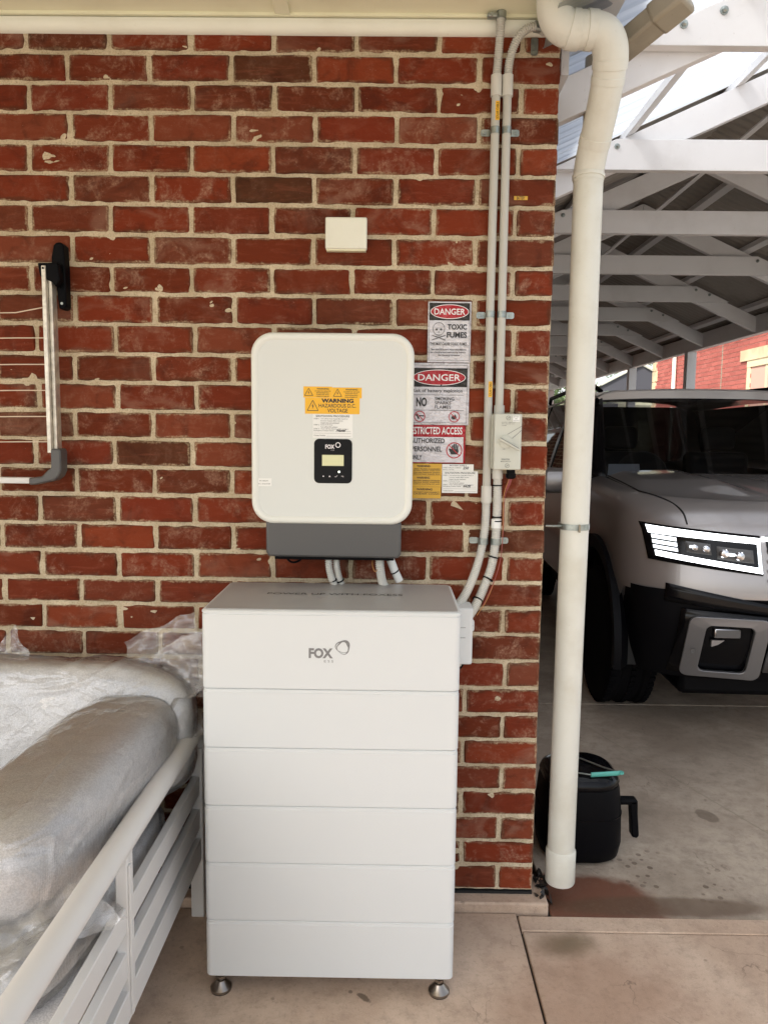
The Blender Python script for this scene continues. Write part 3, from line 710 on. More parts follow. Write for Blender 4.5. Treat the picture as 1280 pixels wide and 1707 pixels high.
# saddle clamps
def saddle_half(t, cx, z, sgn, cy=-.022, r=CR, w_=.019):
    MB().tube([(cx, cy, z-w_/2), (cx, cy, z+w_/2)], r+.0016, 20).obj('band', 'steel', t)
    xa = cx+sgn*(r-.001); xb = cx+sgn*(r+.027)
    MB().prism(rrect(min(xa, xb), max(xa, xb), z-w_/2, z+w_/2, .006), 'y', -.0058, -.0035).obj('flange', 'steel', t)
    MB().lathe([(.0055, 0), (.0050, -.003), (.002, -.0032), (.0018, -.001), (0, -.001)], (xb-sgn*.011, -.0058, z), 12, 'y').obj('screw', 'steel', t)
for z, xx in ((2.393, 1.367), (1.872, 1.3665), (1.193, 1.366)):
    pos = {2.393: 'upper pair of metal saddle clamps below the yellow conduit label', 1.872: 'middle pair of metal saddle clamps above the isolator switch', 1.193: 'lower pair of metal saddle clamps on the bent flexible conduits'}[z]
    t = thing('saddle_clamp', pos, 'clamp', 'saddle clamps'); r = CR if z > 1.5 else .014
    saddle_half(t, xx if z > 1.5 else 1.3625, z, -1, r=r); saddle_half(t, 1.4005, z, 1, r=r, cy=-.022 if z > 1.5 else -.026)
t = thing('saddle_clamp', 'metal saddle clamp on the cream ceiling around the left conduit', 'clamp', 'saddle clamps')
MB().tube([(1.3725, -.046, 2.684), (1.373, -.046, 2.704)], .0145, 20).obj('band', 'steel', t)
MB().box((1.333, -.060, 2.685), (1.362, -.040, 2.6965)).obj('flange', 'steel', t, bevel=.003)
MB().lathe([(.0055, 0), (.0050, -.003), (0, -.003)], (1.345, -.060, 2.691), 12, 'y').obj('screw', 'steel', t)
t = thing('saddle_clamp', 'metal saddle clamp on the top brick course where the conduit bends behind the downpipe', 'clamp', 'saddle clamps')
MB().tube([(1.468, -.047, 2.6655), (1.484, -.042, 2.6655)], .0150, 20).obj('band', 'steel', t)
MB().prism(rrect(1.466, 1.486, 2.608, 2.655, .005), 'y', -.0075, -.004).obj('flange', 'steel', t)
MB().lathe([(.0055, 0), (.0050, -.003), (0, -.003)], (1.476, -.0075, 2.622), 12, 'y').obj('screw', 'steel', t)

# isolator switch
iso = thing('isolator_switch', 'pale grey rotary isolator switch box on the right conduit', 'switch')
X0, X1, Z0, Z1, YF = 1.381, 1.4615, 1.4145, 1.5790, -.074
MB().box((X0-.005, -.030, Z0+.001), (X1-.002, -.002, Z1-.001)).obj('back_box', 'isow', iso, bevel=.004)
MB().box((X0, YF, Z0), (X1, -.028, Z1)).obj('cover', 'isow', iso, bevel=.003)
cx, cz = 1.414, 1.497
MB().lathe([(.021, 0), (.021, -.002), (.017, -.003), (.017, -.008), (0, -.008)], (cx, YF, cz), 28, 'y').obj('knob_base', 'isow', iso)
hb = MB(); bar2(hb, cx-.018, cz+.009, cx+.040, cz-.023, .0085, YF-.020, YF-.008); hb.obj('handle', 'isow', iso, bevel=.0025)
hb = MB(); bar2(hb, cx+.006, cz+.022, X1-.001, cz+.046, .0010, YF-.0010, YF+.001); bar2(hb, cx+.020, cz+.010, X1-.001, cz+.034, .0010, YF-.0010, YF+.001)
bar2(hb, cx-.006, cz-.022, cx+.012, cz-.018, .0010, YF-.001, YF+.001); bar2(hb, cx-.018, cz+.012, cx+.038, cz-.019, .0010, YF-.0212, YF-.02); hb.obj('panel_lines', 'dgrey', iso, smooth=0)
for zz in (Z0+.012, Z1-.012):
    MB().lathe([(.0062, 0), (.0062, -.001), (.0045, -.0012), (.0040, -.0004), (0, -.0004)], (1.421, YF, zz), 16, 'y').obj('screw', 'isow', iso)
    q = MB(); ringp(q, 1.421, zz, .0064, .0064, .0008, YF-.0014, YF-.0002, 20); bar2(q, 1.418, zz-.002, 1.424, zz+.002, .001, YF-.0016, YF-.0002); q.obj('screw_rim', 'dgrey', iso, smooth=0)
MB().box((1.4345, YF-.0008, 1.556), (1.4545, YF+.0005, 1.5735)).obj('label_plate', 'paper', iso)
tb = MB(); text(tb, 'BATTERY', 1.436, 1.453, 1.569, 1.5715, YF-.0012, .01); text(tb, 'DC', 1.441, 1.448, 1.5635, 1.566, YF-.0012, .01); text(tb, 'ISOLATOR', 1.436, 1.453, 1.558, 1.5605, YF-.0012, .01)
for i, s_ in enumerate(('DC-PV2  1000 V d.c.', 'IP66  Uimp 8kV  32A', 'Ue 600')): text(tb, s_, 1.402, 1.402+[.040, .037, .014][i], 1.5525-.0045*i, 1.5552-.0045*i, YF-.0006, .005)
text(tb, 'ISOLATOR', 1.404, 1.428, 1.4435, 1.4475, YF-.0006, .02); text(tb, 'MAIN SWITCH', 1.402, 1.431, 1.4375, 1.4408, YF-.0006, .005)
tb.obj('lettering', 'dgrey', iso, smooth=0)
MB().lathe([(.010, 0), (.013, -.002), (.013, -.012), (.0155, -.013), (.0155, -.024), (.010, -.028)], (1.437, -.047, Z0), 12).obj('cable_gland', 'black', iso, smooth=20)
MB().tube([(1.435, -.047, Z0-.026), (1.431, -.046, 1.372), (1.424, -.040, 1.355)], .0022, 6).obj('wire', 'wire_r', iso)
MB().tube([(1.440, -.047, Z0-.026), (1.436, -.046, 1.372), (1.427, -.040, 1.350)], .0022, 6).obj('wire', 'wire_r', iso)

# ================================================================= WARNING SIGNS ON THE WALL
def wob(x, z): return .0009*noise.noise(Vector((x*38, z*38, 3)))+.0006*noise.noise(Vector((x*90, z*90, 9)))
def wob_mb(mb, y0):
    """lay flat print on the wrinkled sticker"""
    mb.v = [(x, y+wob(x, z), z) for x, y, z in mb.v]
def plate(t, name, x0, x1, z0, z1, y, m, st=.0045):
    nu = max(2, int((x1-x0)/st)); nv = max(2, int((z1-z0)/st)); mb = MB()
    mb.grid(lambda u, v: (x0+(x1-x0)*u, y+wob(x0+(x1-x0)*u, z0+(z1-z0)*v), z0+(z1-z0)*v), nu, nv)
    return mb.obj(name, m, t, solid=.0006, fix=False)
def fan(mb, poly, y):
    """disc as concentric quads so that it follows the wrinkles"""
    cx = sum(p[0] for p in poly)/len(poly); cz = sum(p[1] for p in poly)/len(poly); n = len(poly); vs = [(cx, y, cz)]
    for k_ in (.25, .5, .75, 1): vs += [(cx+(p[0]-cx)*k_, y, cz+(p[1]-cz)*k_) for p in poly]
    fs = [(0, 1+i, 1+(i+1) % n) for i in range(n)]
    for k_ in range(3): fs += [(1+k_*n+i, 1+(k_+1)*n+i, 1+(k_+1)*n+(i+1) % n, 1+k_*n+(i+1) % n) for i in range(n)]
    mb.add(vs, fs)
def band(mb, x0, x1, z0, z1, y, st=.006):
    nu = max(1, int((x1-x0)/st)); nv = max(1, int((z1-z0)/st))
    mb.grid(lambda u, v: (x0+(x1-x0)*u, y, z0+(z1-z0)*v), nu, nv)
def frame(mb, x0, x1, z0, z1, t, y):
    band(mb, x0, x1, z0, z0+t, y); band(mb, x0, x1, z1-t, z1, y); band(mb, x0, x0+t, z0, z1, y); band(mb, x1-t, x1, z0, z1, y)
def fin(mb, name, m, t): wob_mb(mb, 0); return mb.obj(name, m, t, smooth=0, fix=False)
Y = -.0062
def danger_head(t, x0, x1, z0, z1):
    b = MB(); band(b, x0, x1, z0, z1, Y-.0006); fin(b, 'black_panel', 'blacks', t)
    cx, cz = (x0+x1)/2, (z0+z1)/2; rx, rz = (x1-x0)/2*.95, (z1-z0)/2*.84
    b = MB(); fan(b, ell(cx, cz, rx, rz), Y-.0009); fin(b, 'oval_border', 'whitep', t)
    b = MB(); fan(b, ell(cx, cz, rx-.0022, rz-.0020), Y-.0012); fin(b, 'red_oval', 'redp', t)
    b = MB(); text(b, 'DANGER', cx-rx*.80, cx+rx*.80, cz-rz*.42, cz+rz*.42, Y-.0018, .012); fin(b, 'heading', 'whitep', t)
# 1 toxic fumes
t = thing('danger_sign', 'white and red DANGER TOXIC FUMES sticker, topmost beside the conduits', 'sign', 'stickers on the brick wall')
plate(t, 'sticker', 1.183, 1.312, 1.732, 1.911, Y, 'whites')
danger_head(t, 1.187, 1.308, 1.856, 1.907)
b = MB(); text(b, 'TOXIC', 1.242, 1.300, 1.829, 1.845, Y-.0014, .03); text(b, 'FUMES', 1.240, 1.300, 1.805, 1.822, Y-.0014, .03)
text(b, 'THIS MAY CAUSE TOXIC FUMES', 1.190, 1.301, 1.7825, 1.791, Y-.0014, .012)
for i, (s_, a, c_) in enumerate((('See manufacturers recommendations', 1.194, 1.299), ('for charging and maintaining battery', 1.192, 1.297), ('the battery systems', 1.214, 1.279))):
    text(b, s_, a, c_, 1.7675-.0088*i, 1.7735-.0088*i, Y-.0014, .012)
frame(b, 1.187, 1.308, 1.738, 1.907, .0008, Y-.0008)
fin(b, 'lettering', 'ink', t)
b = MB()   # skull and crossbones in outline
ringp(b, 1.216, 1.831, .018, .019, .0013, Y-.0013, Y-.0011, 24); 
for ex in (1.2095, 1.2225): fan(b, ell(ex, 1.829, .0038, .0034, 10), Y-.0013)
b.prism([(1.2145, 1.820), (1.2175, 1.820), (1.216, 1.8245)], 'y', Y-.0013, Y-.0011)
for i in range(4): bar2(b, 1.210+i*.004, 1.808, 1.210+i*.004, 1.815, .0008, Y-.0013, Y-.0011)
bar2(b, 1.196, 1.812, 1.236, 1.798, .0022, Y-.0013, Y-.0011); bar2(b, 1.196, 1.798, 1.236, 1.812, .0022, Y-.0013, Y-.0011)
fin(b, 'skull_symbol', 'dgrey', t)
# 2 explosion
t = thing('danger_sign', 'white and red DANGER Risk of battery explosion sticker with NO SMOKING SPARKS FLAMES', 'sign', 'stickers on the brick wall')
plate(t, 'sticker', 1.122, 1.311, 1.545, 1.730, Y+.0001, 'whites')
danger_head(t, 1.136, 1.304, 1.659, 1.715)
b = MB(); text(b, 'Risk of battery explosion', 1.140, 1.291, 1.640, 1.653, Y-.0014, .01)
text(b, 'NO', 1.152, 1.184, 1.600, 1.627, Y-.0014, .035)
for i, s_ in enumerate(('SMOKING', 'SPARKS', 'FLAMES')): text(b, s_, 1.208, [1.266, 1.257, 1.257][i], 1.619-.0125*i, 1.6285-.0125*i, Y-.0014, .004)
band(b, 1.130, 1.296, 1.6345, 1.6355, Y-.0008); band(b, 1.130, 1.296, 1.5885, 1.5895, Y-.0008)
frame(b, 1.127, 1.305, 1.551, 1.724, .0009, Y-.0008); 
b.prism([(1.150, 1.577), (1.155, 1.577), (1.163, 1.564), (1.159, 1.562)], 'y', Y-.0013, Y-.0011); bar2(b, 1.160, 1.572, 1.176, 1.572, .0035, Y-.0013, Y-.0011)
b.prism([(1.262, 1.562), (1.270, 1.562), (1.2745, 1.568), (1.270, 1.578), (1.2665, 1.571), (1.263, 1.576), (1.2585, 1.567)], 'y', Y-.0013, Y-.0011)
fin(b, 'lettering', 'ink', t)
b = MB()
for cx in (1.163, 1.2675):
    ringp(b, cx, 1.570, .0168, .0168, .0024, Y-.0016, Y-.0014, 28); bar2(b, cx-.011, 1.581, cx+.011, 1.559, .0022, Y-.0017, Y-.0014)
fin(b, 'prohibition_ring', 'redi', t)
# 3 restricted access
t = thing('restricted_access_sign', 'red and white RESTRICTED ACCESS sticker with a crossed out hand', 'sign', 'stickers on the brick wall')
plate(t, 'sticker', 1.112, 1.303, 1.4290, 1.5445, Y+.0002, 'redp')
b = MB(); band(b, 1.117, 1.297, 1.4315, 1.5085, Y-.0006); fin(b, 'white_panel', 'whites', t)
b = MB(); text(b, 'RESTRICTED ACCESS', 1.128, 1.293, 1.5165, 1.5385, Y-.0014, .018); fin(b, 'heading', 'whitep', t)
b = MB(); text(b, 'AUTHORIZED', 1.135, 1.240, 1.4895, 1.5045, Y-.0014, .022); text(b, 'PERSONNEL', 1.140, 1.232, 1.4640, 1.4795, Y-.0014, .022); text(b, 'ONLY', 1.137, 1.172, 1.4385, 1.4540, Y-.0014, .022)
for i in range(4): bar2(b, 1.2625+i*.0052, 1.470, 1.2635+i*.0052+.001, 1.486+(.002 if i in (1, 2) else -.002), .0040, Y-.0014, Y-.0012)
b.prism([(1.260, 1.456), (1.280, 1.456), (1.2830, 1.466), (1.2815, 1.472), (1.2605, 1.472), (1.2545, 1.475), (1.2530, 1.471)], 'y', Y-.0014, Y-.0012)
fin(b, 'lettering', 'ink', t)
b = MB(); ringp(b, 1.2695, 1.4685, .0245, .0245, .0030, Y-.0019, Y-.0017, 36); bar2(b, 1.2530, 1.485, 1.286, 1.452, .0026, Y-.0019, Y-.0017); fin(b, 'prohibition_ring', 'redi', t)
# 4 yellow warnings
def yellow_warn(t, x0, x1, z0, z1, y, head, lines, m='yellowd'):
    tb = MB(); h = z1-z0
    triangle(tb, x0+.020, z0+h*.16, h*.62, h*.58, .0014, y-.0012, y-.0006)
    text(tb, head, x0+.045, x0+.045+.040*(1.2 if len(lines) < 3 else 1), z1-h*.30, z1-h*.12, y-.0012, .02)
    for i, s_ in enumerate(lines): text(tb, s_, x0+.036, x1-.006, z1-h*(.44+.15*i)-h*.075, z1-h*(.44+.15*i)+h*.03, y-.0012, .012)
    tb.obj('lettering', 'ink', t, smooth=0)
for i, (lab, lines) in enumerate((('topmost of the three yellow WARNING stickers beside the shutdown label', ('ARC FLASH HAZARD', 'Battery system under load', 'Do not remove covers', 'Disconnect supply first')),
                                  ('middle of the three yellow WARNING stickers beside the shutdown label', ('BATTERY ENERGY STORAGE', 'Isolate both supplies', 'before working on unit')),
                                  ('lowest of the three yellow WARNING stickers beside the shutdown label', ('DO NOT DISCONNECT', 'UNDER LOAD')))):
    t = thing('warning_sticker', lab, 'sticker', 'stickers on the brick wall'); z1 = 1.4270-.0355*i; z0 = z1-.0350
    MB().box((1.112, Y-.0004, z0), (1.2335-.001*i, Y+.0005, z1)).obj('sticker', 'yellowd', t); yellow_warn(t, 1.112, 1.2335, z0, z1, Y-.0004, 'WARNING', lines)
t = thing('battery_supply_label', 'small white BATTERY SUPPLY label right of the yellow warnings', 'sticker', 'stickers on the brick wall')
MB().box((1.2342, Y-.0004, 1.4060), (1.330, Y+.0005, 1.4265)).obj('sticker', 'paper', t)
tb = MB(); text(tb, 'BATTERY SUPPLY', 1.257, 1.309, 1.4205, 1.4243, Y-.001, .01); text(tb, 'SHORT CIRCUIT CURRENT', 1.237, 1.292, 1.4140, 1.4170, Y-.001, .004); text(tb, 'MAX D.C. VOLTAGE', 1.237, 1.270, 1.4085, 1.4112, Y-.001, .004)
text(tb, '250', 1.297, 1.314, 1.4110, 1.4195, Y-.001, .03, shear=.002); tb.obj('lettering', 'dgrey', t, smooth=0)
def shutdown(t, x0, x1, z0, z1, y, sig):
    tb = MB(); w_ = x1-x0; h = z1-z0
    text(tb, 'SHUTDOWN PROCEDURE', x0+.08*w_, x1-.08*w_, z1-.125*h, z1-.045*h, y, .018)
    rows = [('STEP 1', 'Turn off the Solar Supply Main Switch or', .88), ('', 'Inverter Supply Main Switch', .75), ('', 'located in the main switchboard', .66), ('STEP 2', 'Isolate the PV Array', .50), ('', 'Turn off the DC isolators', .62), ('STEP 3', 'Turn off the Battery DC isolator', .90)]
    for i, (a_, b_, e) in enumerate(rows):
        zt = z1-h*(.175+.085*i)
        if a_: text(tb, a_, x0+.03*w_, x0+.16*w_, zt-.048*h, zt, y, .012)
        text(tb, b_, x0+.20*w_, x0+e*w_, zt-.055*h, zt, y, .008)
    text(tb, 'Emergency Contact Name', x0+.03*w_, x0+.53*w_, z0+.27*h, z0+.325*h, y, .01)
    band(tb, x0+.80*w_, x1-.05*w_, z0+.275*h, z0+.282*h, y); band(tb, x0+.03*w_, x1-.04*w_, z0+.19*h, z0+.197*h, y); band(tb, x0+.35*w_, x1-.04*w_, z0+.065*h, z0+.072*h, y)
    text(tb, 'Contact Number', x0+.03*w_, x0+.32*w_, z0+.075*h, z0+.13*h, y, .005)
    tb.obj('lettering', 'dgrey', t, smooth=0)
    tb = MB(); text(tb, sig, x0+.58*w_, x0+.80*w_, z0+.26*h, z0+.37*h, y-.0001, .03, shear=.004); tb.obj('handwriting', 'ink', t, smooth=0)
t = thing('shutdown_label', 'white SHUTDOWN PROCEDURE label on the bricks at the foot of the wall signs', 'sticker', 'stickers on the brick wall')
MB().box((1.2345, Y-.0004, 1.3385), (1.3435, Y+.0005, 1.4055)).obj('sticker', 'paper', t); shutdown(t, 1.2345, 1.3435, 1.3385, 1.4055, Y-.001, 'NAZEL')

# ================================================================= INVERTER
inv = thing('solar_inverter', 'white rounded wall mounted solar inverter with display and yellow warning labels', 'inverter')
x0, x1, z0, z1 = .679, 1.140, 1.2555, 1.797
def rounded_slab(x0, x1, z0, z1, r, y0, y1, ed):
    """slab with rounded corners and a rolled front edge, front at y1"""
    mb = MB(); rings = []
    for ins, y in ((0, y0), (0, y1+ed), (ed*.29, y1+ed*.29), (ed, y1)):
        rings.append([(a, y, b) for a, b in rrect(x0+ins, x1-ins, z0+ins, z1-ins, max(.002, r-ins), 8)])
    n = len(rings[0]); vs = [q for rg in rings for q in rg]
    f = [(i*n+j, i*n+(j+1) % n, (i+1)*n+(j+1) % n, (i+1)*n+j) for i in range(3) for j in range(n)]+[tuple(range(3*n, 4*n)), tuple(range(n-1, -1, -1))]
    return mb.add(vs, f)
# rim frame: ring between outer and inner outline, with a shallow recess
mb = MB(); RS = [(0, -.030, .062), (0, -.148, .062), (.003, -.157, .060), (.009, -.160, .055), (.016, -.160, .050), (.022, -.1545, .045)]
rings = [[(a, y, b) for a, b in rrect(x0+i_, x1-i_, z0+i_, z1-i_, r_c, 10)] for i_, y, r_c in RS]; n = len(rings[0])
mb.add([q for rg in rings for q in rg], [(i*n+j, i*n+(j+1) % n, (i+1)*n+(j+1) % n, (i+1)*n+j) for i in range(len(rings)-1) for j in range(n)]+[tuple(range(n-1, -1, -1))])
mb.obj('case_rim', 'invr', inv, smooth=50)
MB().prism(rrect(x0+.0215, x1-.0215, z0+.0215, z1-.0215, .0455, 10), 'y', -.1550, -.10).obj('front_panel', 'invw', inv, smooth=30)
mb = MB(); mb.prism([(.7185, 1.262), (.7185, 1.170), (.726, 1.158), (1.102, 1.156), (1.110, 1.168), (1.110, 1.262)], 'y', -.148, -.02); mb.obj('connection_cover', 'dgrey', inv, bevel=.006)
MB().box((.76, -.020, 1.30), (1.06, -.001, 1.72)).obj('wall_bracket', 'steel', inv)
MB().box((.74, -.125, 1.146), (1.09, -.03, 1.157)).obj('underside', 'black', inv, bevel=.002)
YI = -.1552
# display
mb = MB(); mb.prism(rrect(.8585, .9668, 1.3735, 1.5000, .014, 6), 'y', YI-.0016, YI+.001); dsp = mb.obj('display_panel', 'blackg', inv, bevel=.0006)
MB().box((.8815, YI-.0022, 1.4235), (.9430, YI-.0010, 1.4545)).obj('screen', 'lcd', dsp)
tb = MB(); yy = YI-.0020
text(tb, 'FOX', .8905, .9165, 1.4720, 1.4840, yy, .03); text(tb, 'E S S', .9070, .9165, 1.4672, 1.4690, yy, 0)
mbx = tb; ringp(mbx, .9265, 1.4830, .0075, .0078, .0022, yy-.0002, yy, 24)
for i, xx in enumerate((.8850, .9030, .9210, .9390)):
    if i == 0: fanp = ell(xx, 1.3935, .002, .002, 8); mbx.prism(fanp, 'y', yy-.0002, yy)
    elif i == 1: mbx.prism([(xx-.0025, 1.3915), (xx+.0025, 1.3915), (xx, 1.3965)], 'y', yy-.0002, yy)
    elif i == 2: bar2(mbx, xx-.003, 1.3935, xx-.001, 1.3915, .001, yy-.0002, yy); bar2(mbx, xx-.001, 1.3915, xx+.004, 1.3960, .001, yy-.0002, yy)
    else: bar2(mbx, xx-.003, 1.3945, xx+.003, 1.3945, .001, yy-.0002, yy); bar2(mbx, xx+.003, 1.3945, xx+.003, 1.3915, .001, yy-.0002, yy)
tb.obj('logo', 'whitep', dsp, smooth=0)
MB().lathe([(.0030, 0), (.0030, -.0010), (0, -.0012)], (.9300, YI-.0014, 1.4065), 14, 'y').obj('indicator_lamp', 'grnled', dsp)
# labels on the inverter
def ilabel(name, x0, x1, z0, z1, m, y=YI): return MB().box((x0, y-.0005, z0), (x1, y+.0003, z1)).obj(name, m, inv)
L1 = ilabel('warning_label', .8280, .9090, 1.6160, 1.6470, 'yellow'); L2 = ilabel('warning_label', .9092, .9930, 1.6150, 1.6450, 'yellow')
L3 = ilabel('warning_label', .8325, .9870, 1.5705, 1.6155, 'yellow', YI-.0003)
for L_, xo, ls in ((L1, .8280, ('PV ARRAY D.C. ISOLATOR', 'BEFORE REMOVING', 'TURN OFF AND', 'CHECK CABLES')), (L2, .9095, ('HAZARDOUS VOLTAGE', 'TURN OFF THE PV', 'ISOLATOR BEFORE SERVICE', 'EQUIPMENT'))):
    tb = MB(); y = YI-.0010; dz = -.0015 if xo > .9 else 0
    triangle(tb, xo+.0150, 1.6215+dz, .0235, .0205, .0014, y, y+.0004)
    text(tb, 'WARNING', xo+.0375, xo+.0720, 1.6385+dz, 1.6430+dz, y, .02)
    for i, s_ in enumerate(ls): text(tb, s_, xo+.0325+(.004 if i else 0), xo+.0770-(.005 if i else 0), 1.6330-.0050*i+dz, 1.6357-.0050*i+dz, y, .02)
    tb.obj('lettering', 'ink', L_, smooth=0)
tb = MB(); y = YI-.0013; triangle(tb, .8545, 1.5795, .0310, .0290, .0016, y, y+.0004)
text(tb, 'WARNING', .8790, .9700, 1.6020, 1.6135, y, .05); text(tb, 'HAZARDOUS D.C.', .8715, .9765, 1.5885, 1.5990, y, .012); text(tb, 'VOLTAGE', .8960, .9535, 1.5745, 1.5855, y, .012)
tb.obj('lettering', 'ink', L3, smooth=0)
L4 = ilabel('shutdown_label', .8545, .9680, 1.5030, 1.5700, 'paper'); L4['label'] = 'white shutdown procedure label'
shutdown(L4, .8545, .9680, 1.5030, 1.5700, YI-.0012, 'Nazel')
L5 = ilabel('array_label', .6945, .7370, 1.3630, 1.3855, 'paper', YI-.0004)
tb = MB(); text(tb, 'PV ARRAY', .703, .728, 1.3765, 1.3800, YI-.0012, .01); text(tb, 'D.C. ISOLATOR', .699, .733, 1.3680, 1.3715, YI-.0012, .01); tb.obj('lettering', 'dgrey', L5, smooth=0)

# hoses between inverter and battery
def hose(label, path, r, extras=()):
    t = thing('flexible_hose', label, 'cable hose', 'corrugated hoses under the inverter'); corrugated(path, r, .0058).obj('hose', 'flexw', t, smooth=180)
    for p, q in extras: tie_at(p, q, r+.002, t)
    return t
hose('left of the two close corrugated hoses below the inverter', [(.897, -.09, 1.165), (.897, -.092, 1.12), (.908, -.085, 1.075), (.928, -.06, 1.03), (.945, -.04, .97)], .011, [((.9085, -.084, 1.078), (.914, -.08, 1.06))])
hose('right of the two close corrugated hoses below the inverter', [(.917, -.08, 1.165), (.919, -.082, 1.12), (.928, -.075, 1.075), (.946, -.05, 1.03), (.96, -.035, .97)], .011, [((.929, -.074, 1.075), (.935, -.07, 1.06))])
t = hose('thicker corrugated hose with white sleeve under the right of the inverter', [(1.048, -.09, 1.165), (1.049, -.090, 1.12), (1.058, -.080, 1.070), (1.080, -.055, 1.03), (1.10, -.04, .97)], .0135)
MB().tube([(1.075, -.055, 1.150), (1.092, -.05, 1.105), (1.108, -.045, 1.07)], .0125, 14).obj('sleeve', 'paper', t)
tie_at((1.078, -.055, 1.140), (1.085, -.053, 1.12), .0135, t); tie_at((1.094, -.05, 1.100), (1.10, -.048, 1.09), .0135, t)
MB().tube(smooth_path([(1.030, -.07, 1.16), (1.026, -.09, 1.13), (1.035, -.10, 1.108), (1.045, -.09, 1.12)], 6), .0015, 6).obj('wire', 'wire_o', t)
t = thing('black_cable', 'black cable loop hanging under the left of the inverter', 'cable')
MB().tube(smooth_path([(.765, -.08, 1.165), (.772, -.09, 1.143), (.790, -.095, 1.132), (.812, -.09, 1.140), (.822, -.08, 1.160)], 6), .0032, 8).obj('cable', 'black', t)
MB().tube(smooth_path([(.780, -.08, 1.165), (.792, -.09, 1.143), (.806, -.09, 1.150), (.815, -.08, 1.163)], 6), .0028, 8).obj('cable', 'black', t)
MB().tube(smooth_path([(.86, -.08, 1.160), (.888, -.085, 1.1495), (.91, -.09, 1.147), (.935, -.085, 1.155)], 6), .0036, 8).obj('cable', 'wire_r', t)

# ================================================================= BATTERY TOWER
bt = thing('battery_tower', 'tall white stacked battery cabinet with six sections and steel feet', 'battery')
bx0, bx1, by0, by1 = .596, 1.262, -.420, -.062
def module(z0, z1, top=False):
    """one section: rounded vertical corners, small shadow reveal at its top"""
    mb = MB(); rr = .016; rv = .0022
    prof = [(z0+.0008, .0022), (z0+.0028, 0.0), (z1-.0100, 0.0), (z1-.0090, .0012), (z1-.0030, .0012), (z1-.0010, .0028), (z1-.0004, .004)]
    if top: prof = [(z0+.0008, .0022), (z0+.0028, 0.0), (z1-.0125, 0.0), (z1-.0115, .0016), (z1-.0095, .0016), (z1-.0085, -.0006), (z1-.0040, -.0006), (z1-.0010, .0022), (z1, .006)]
    rings = [[(a, b, z) for a, b in rrect(bx0+i_, bx1-i_, by0+i_, by1-i_, rr, 5)] for z, i_ in prof]; n = len(rings[0])
    mb.add([q for rg in rings for q in rg], [(i*n+j, i*n+(j+1) % n, (i+1)*n+(j+1) % n, (i+1)*n+j) for i in range(len(rings)-1) for j in range(n)]+[tuple(range(n-1, -1, -1)), tuple(range((len(rings)-1)*n, len(rings)*n))])
    return mb.obj('control_unit' if top else 'battery_module', 'whitemet', bt, smooth=22)
zl = [.0540, .2155, .3780, .5370, .6960, .8550, 1.0635]
for i in range(5): module(zl[i], zl[i+1])
cu = module(zl[5], zl[6], True)
MB().box((bx0+.012, by0+.012, zl[0]+.004), (bx1-.012, by1-.012, zl[6]-.012)).obj('inner_core', 'logog', bt)
mb = MB(); mb.prism(rrect(bx0+.008, bx1-.008, by0+.008, by1-.008, .012, 5), 'z', 1.0630, 1.0650); mb.obj('lid_plate', 'lid_shaded', cu)
for fx, fy in ((.632, -.398), (1.226, -.398), (.632, -.095), (1.226, -.095)):
    prof = [(.0270, .0025), (.0285, .004), (.0285, .0105), (.0270, .0120), (.0205, .0190), (.0150, .0265), (.0125, .0300), (.0125, .0315), (.0080, .0320), (.0080, .0365), (.0125, .0370), (.0125, .0445), (.0075, .0450), (.0075, .0475), (.0140, .0480), (.0140, .054)]
    ft = MB().lathe(prof, (fx, fy, 0), 28).obj('foot', 'stainless', bt, smooth=22)
    MB().lathe([(.0255, 0.0), (.0268, .0008), (.0268, .003)], (fx, fy, 0), 28).obj('rubber_pad', 'black', ft)
    MB().tube([(fx, fy, .0372), (fx, fy, .0443)], .0142, 6).obj('lock_nut', 'stainless', ft, smooth=0)
tb = MB(); yy = by0-.0006
text(tb, 'FOX', .8725, .9345, .9395, .9665, yy, .045); tb.obj('logo_letters', 'logog', cu, smooth=0)
tb = MB(); text(tb, 'E S S', .912, .936, .9290, .9350, yy, 0); tb.obj('logo_small_letters', 'logog', cu, smooth=0)
# ring mark: three overlapping rounded triangular loops
mb = MB()
def loop(rot, sc, th, dy):
    P = []
    for i in range(48):
        a = 2*math.pi*i/48; rr = .0185*sc*(1+.10*math.cos(3*(a-rot))); P.append((.9605+rr*math.cos(a), .9700+rr*math.sin(a), rr))
    for i in range(48):
        j = (i+1) % 48; a, b = P[i], P[j]; c = (.9605, .9700); ta = th*(.6+.4*math.cos(2*math.pi*i/48-rot)); tb_ = th*(.6+.4*math.cos(2*math.pi*j/48-rot))
        q = [(a[0], a[1]), (b[0], b[1]), (b[0]+(c[0]-b[0])*tb_/b[2], b[1]+(c[1]-b[1])*tb_/b[2]), (a[0]+(c[0]-a[0])*ta/a[2], a[1]+(c[1]-a[1])*ta/a[2])]
        mb.prism(q, 'y', yy+dy-.0001, yy+dy)
loop(R(50), 1.0, .0046, 0); loop(R(80), .86, .0040, -.0002)
mb.obj('logo_ring', 'logog', cu, smooth=0)
tb = MB(); text(tb, 'POWER UP WITH FOXESS', .735, 1.115, -.235, -.212, 1.0655, .0, top=True); tb.obj('lid_lettering', 'ink', cu, smooth=0)
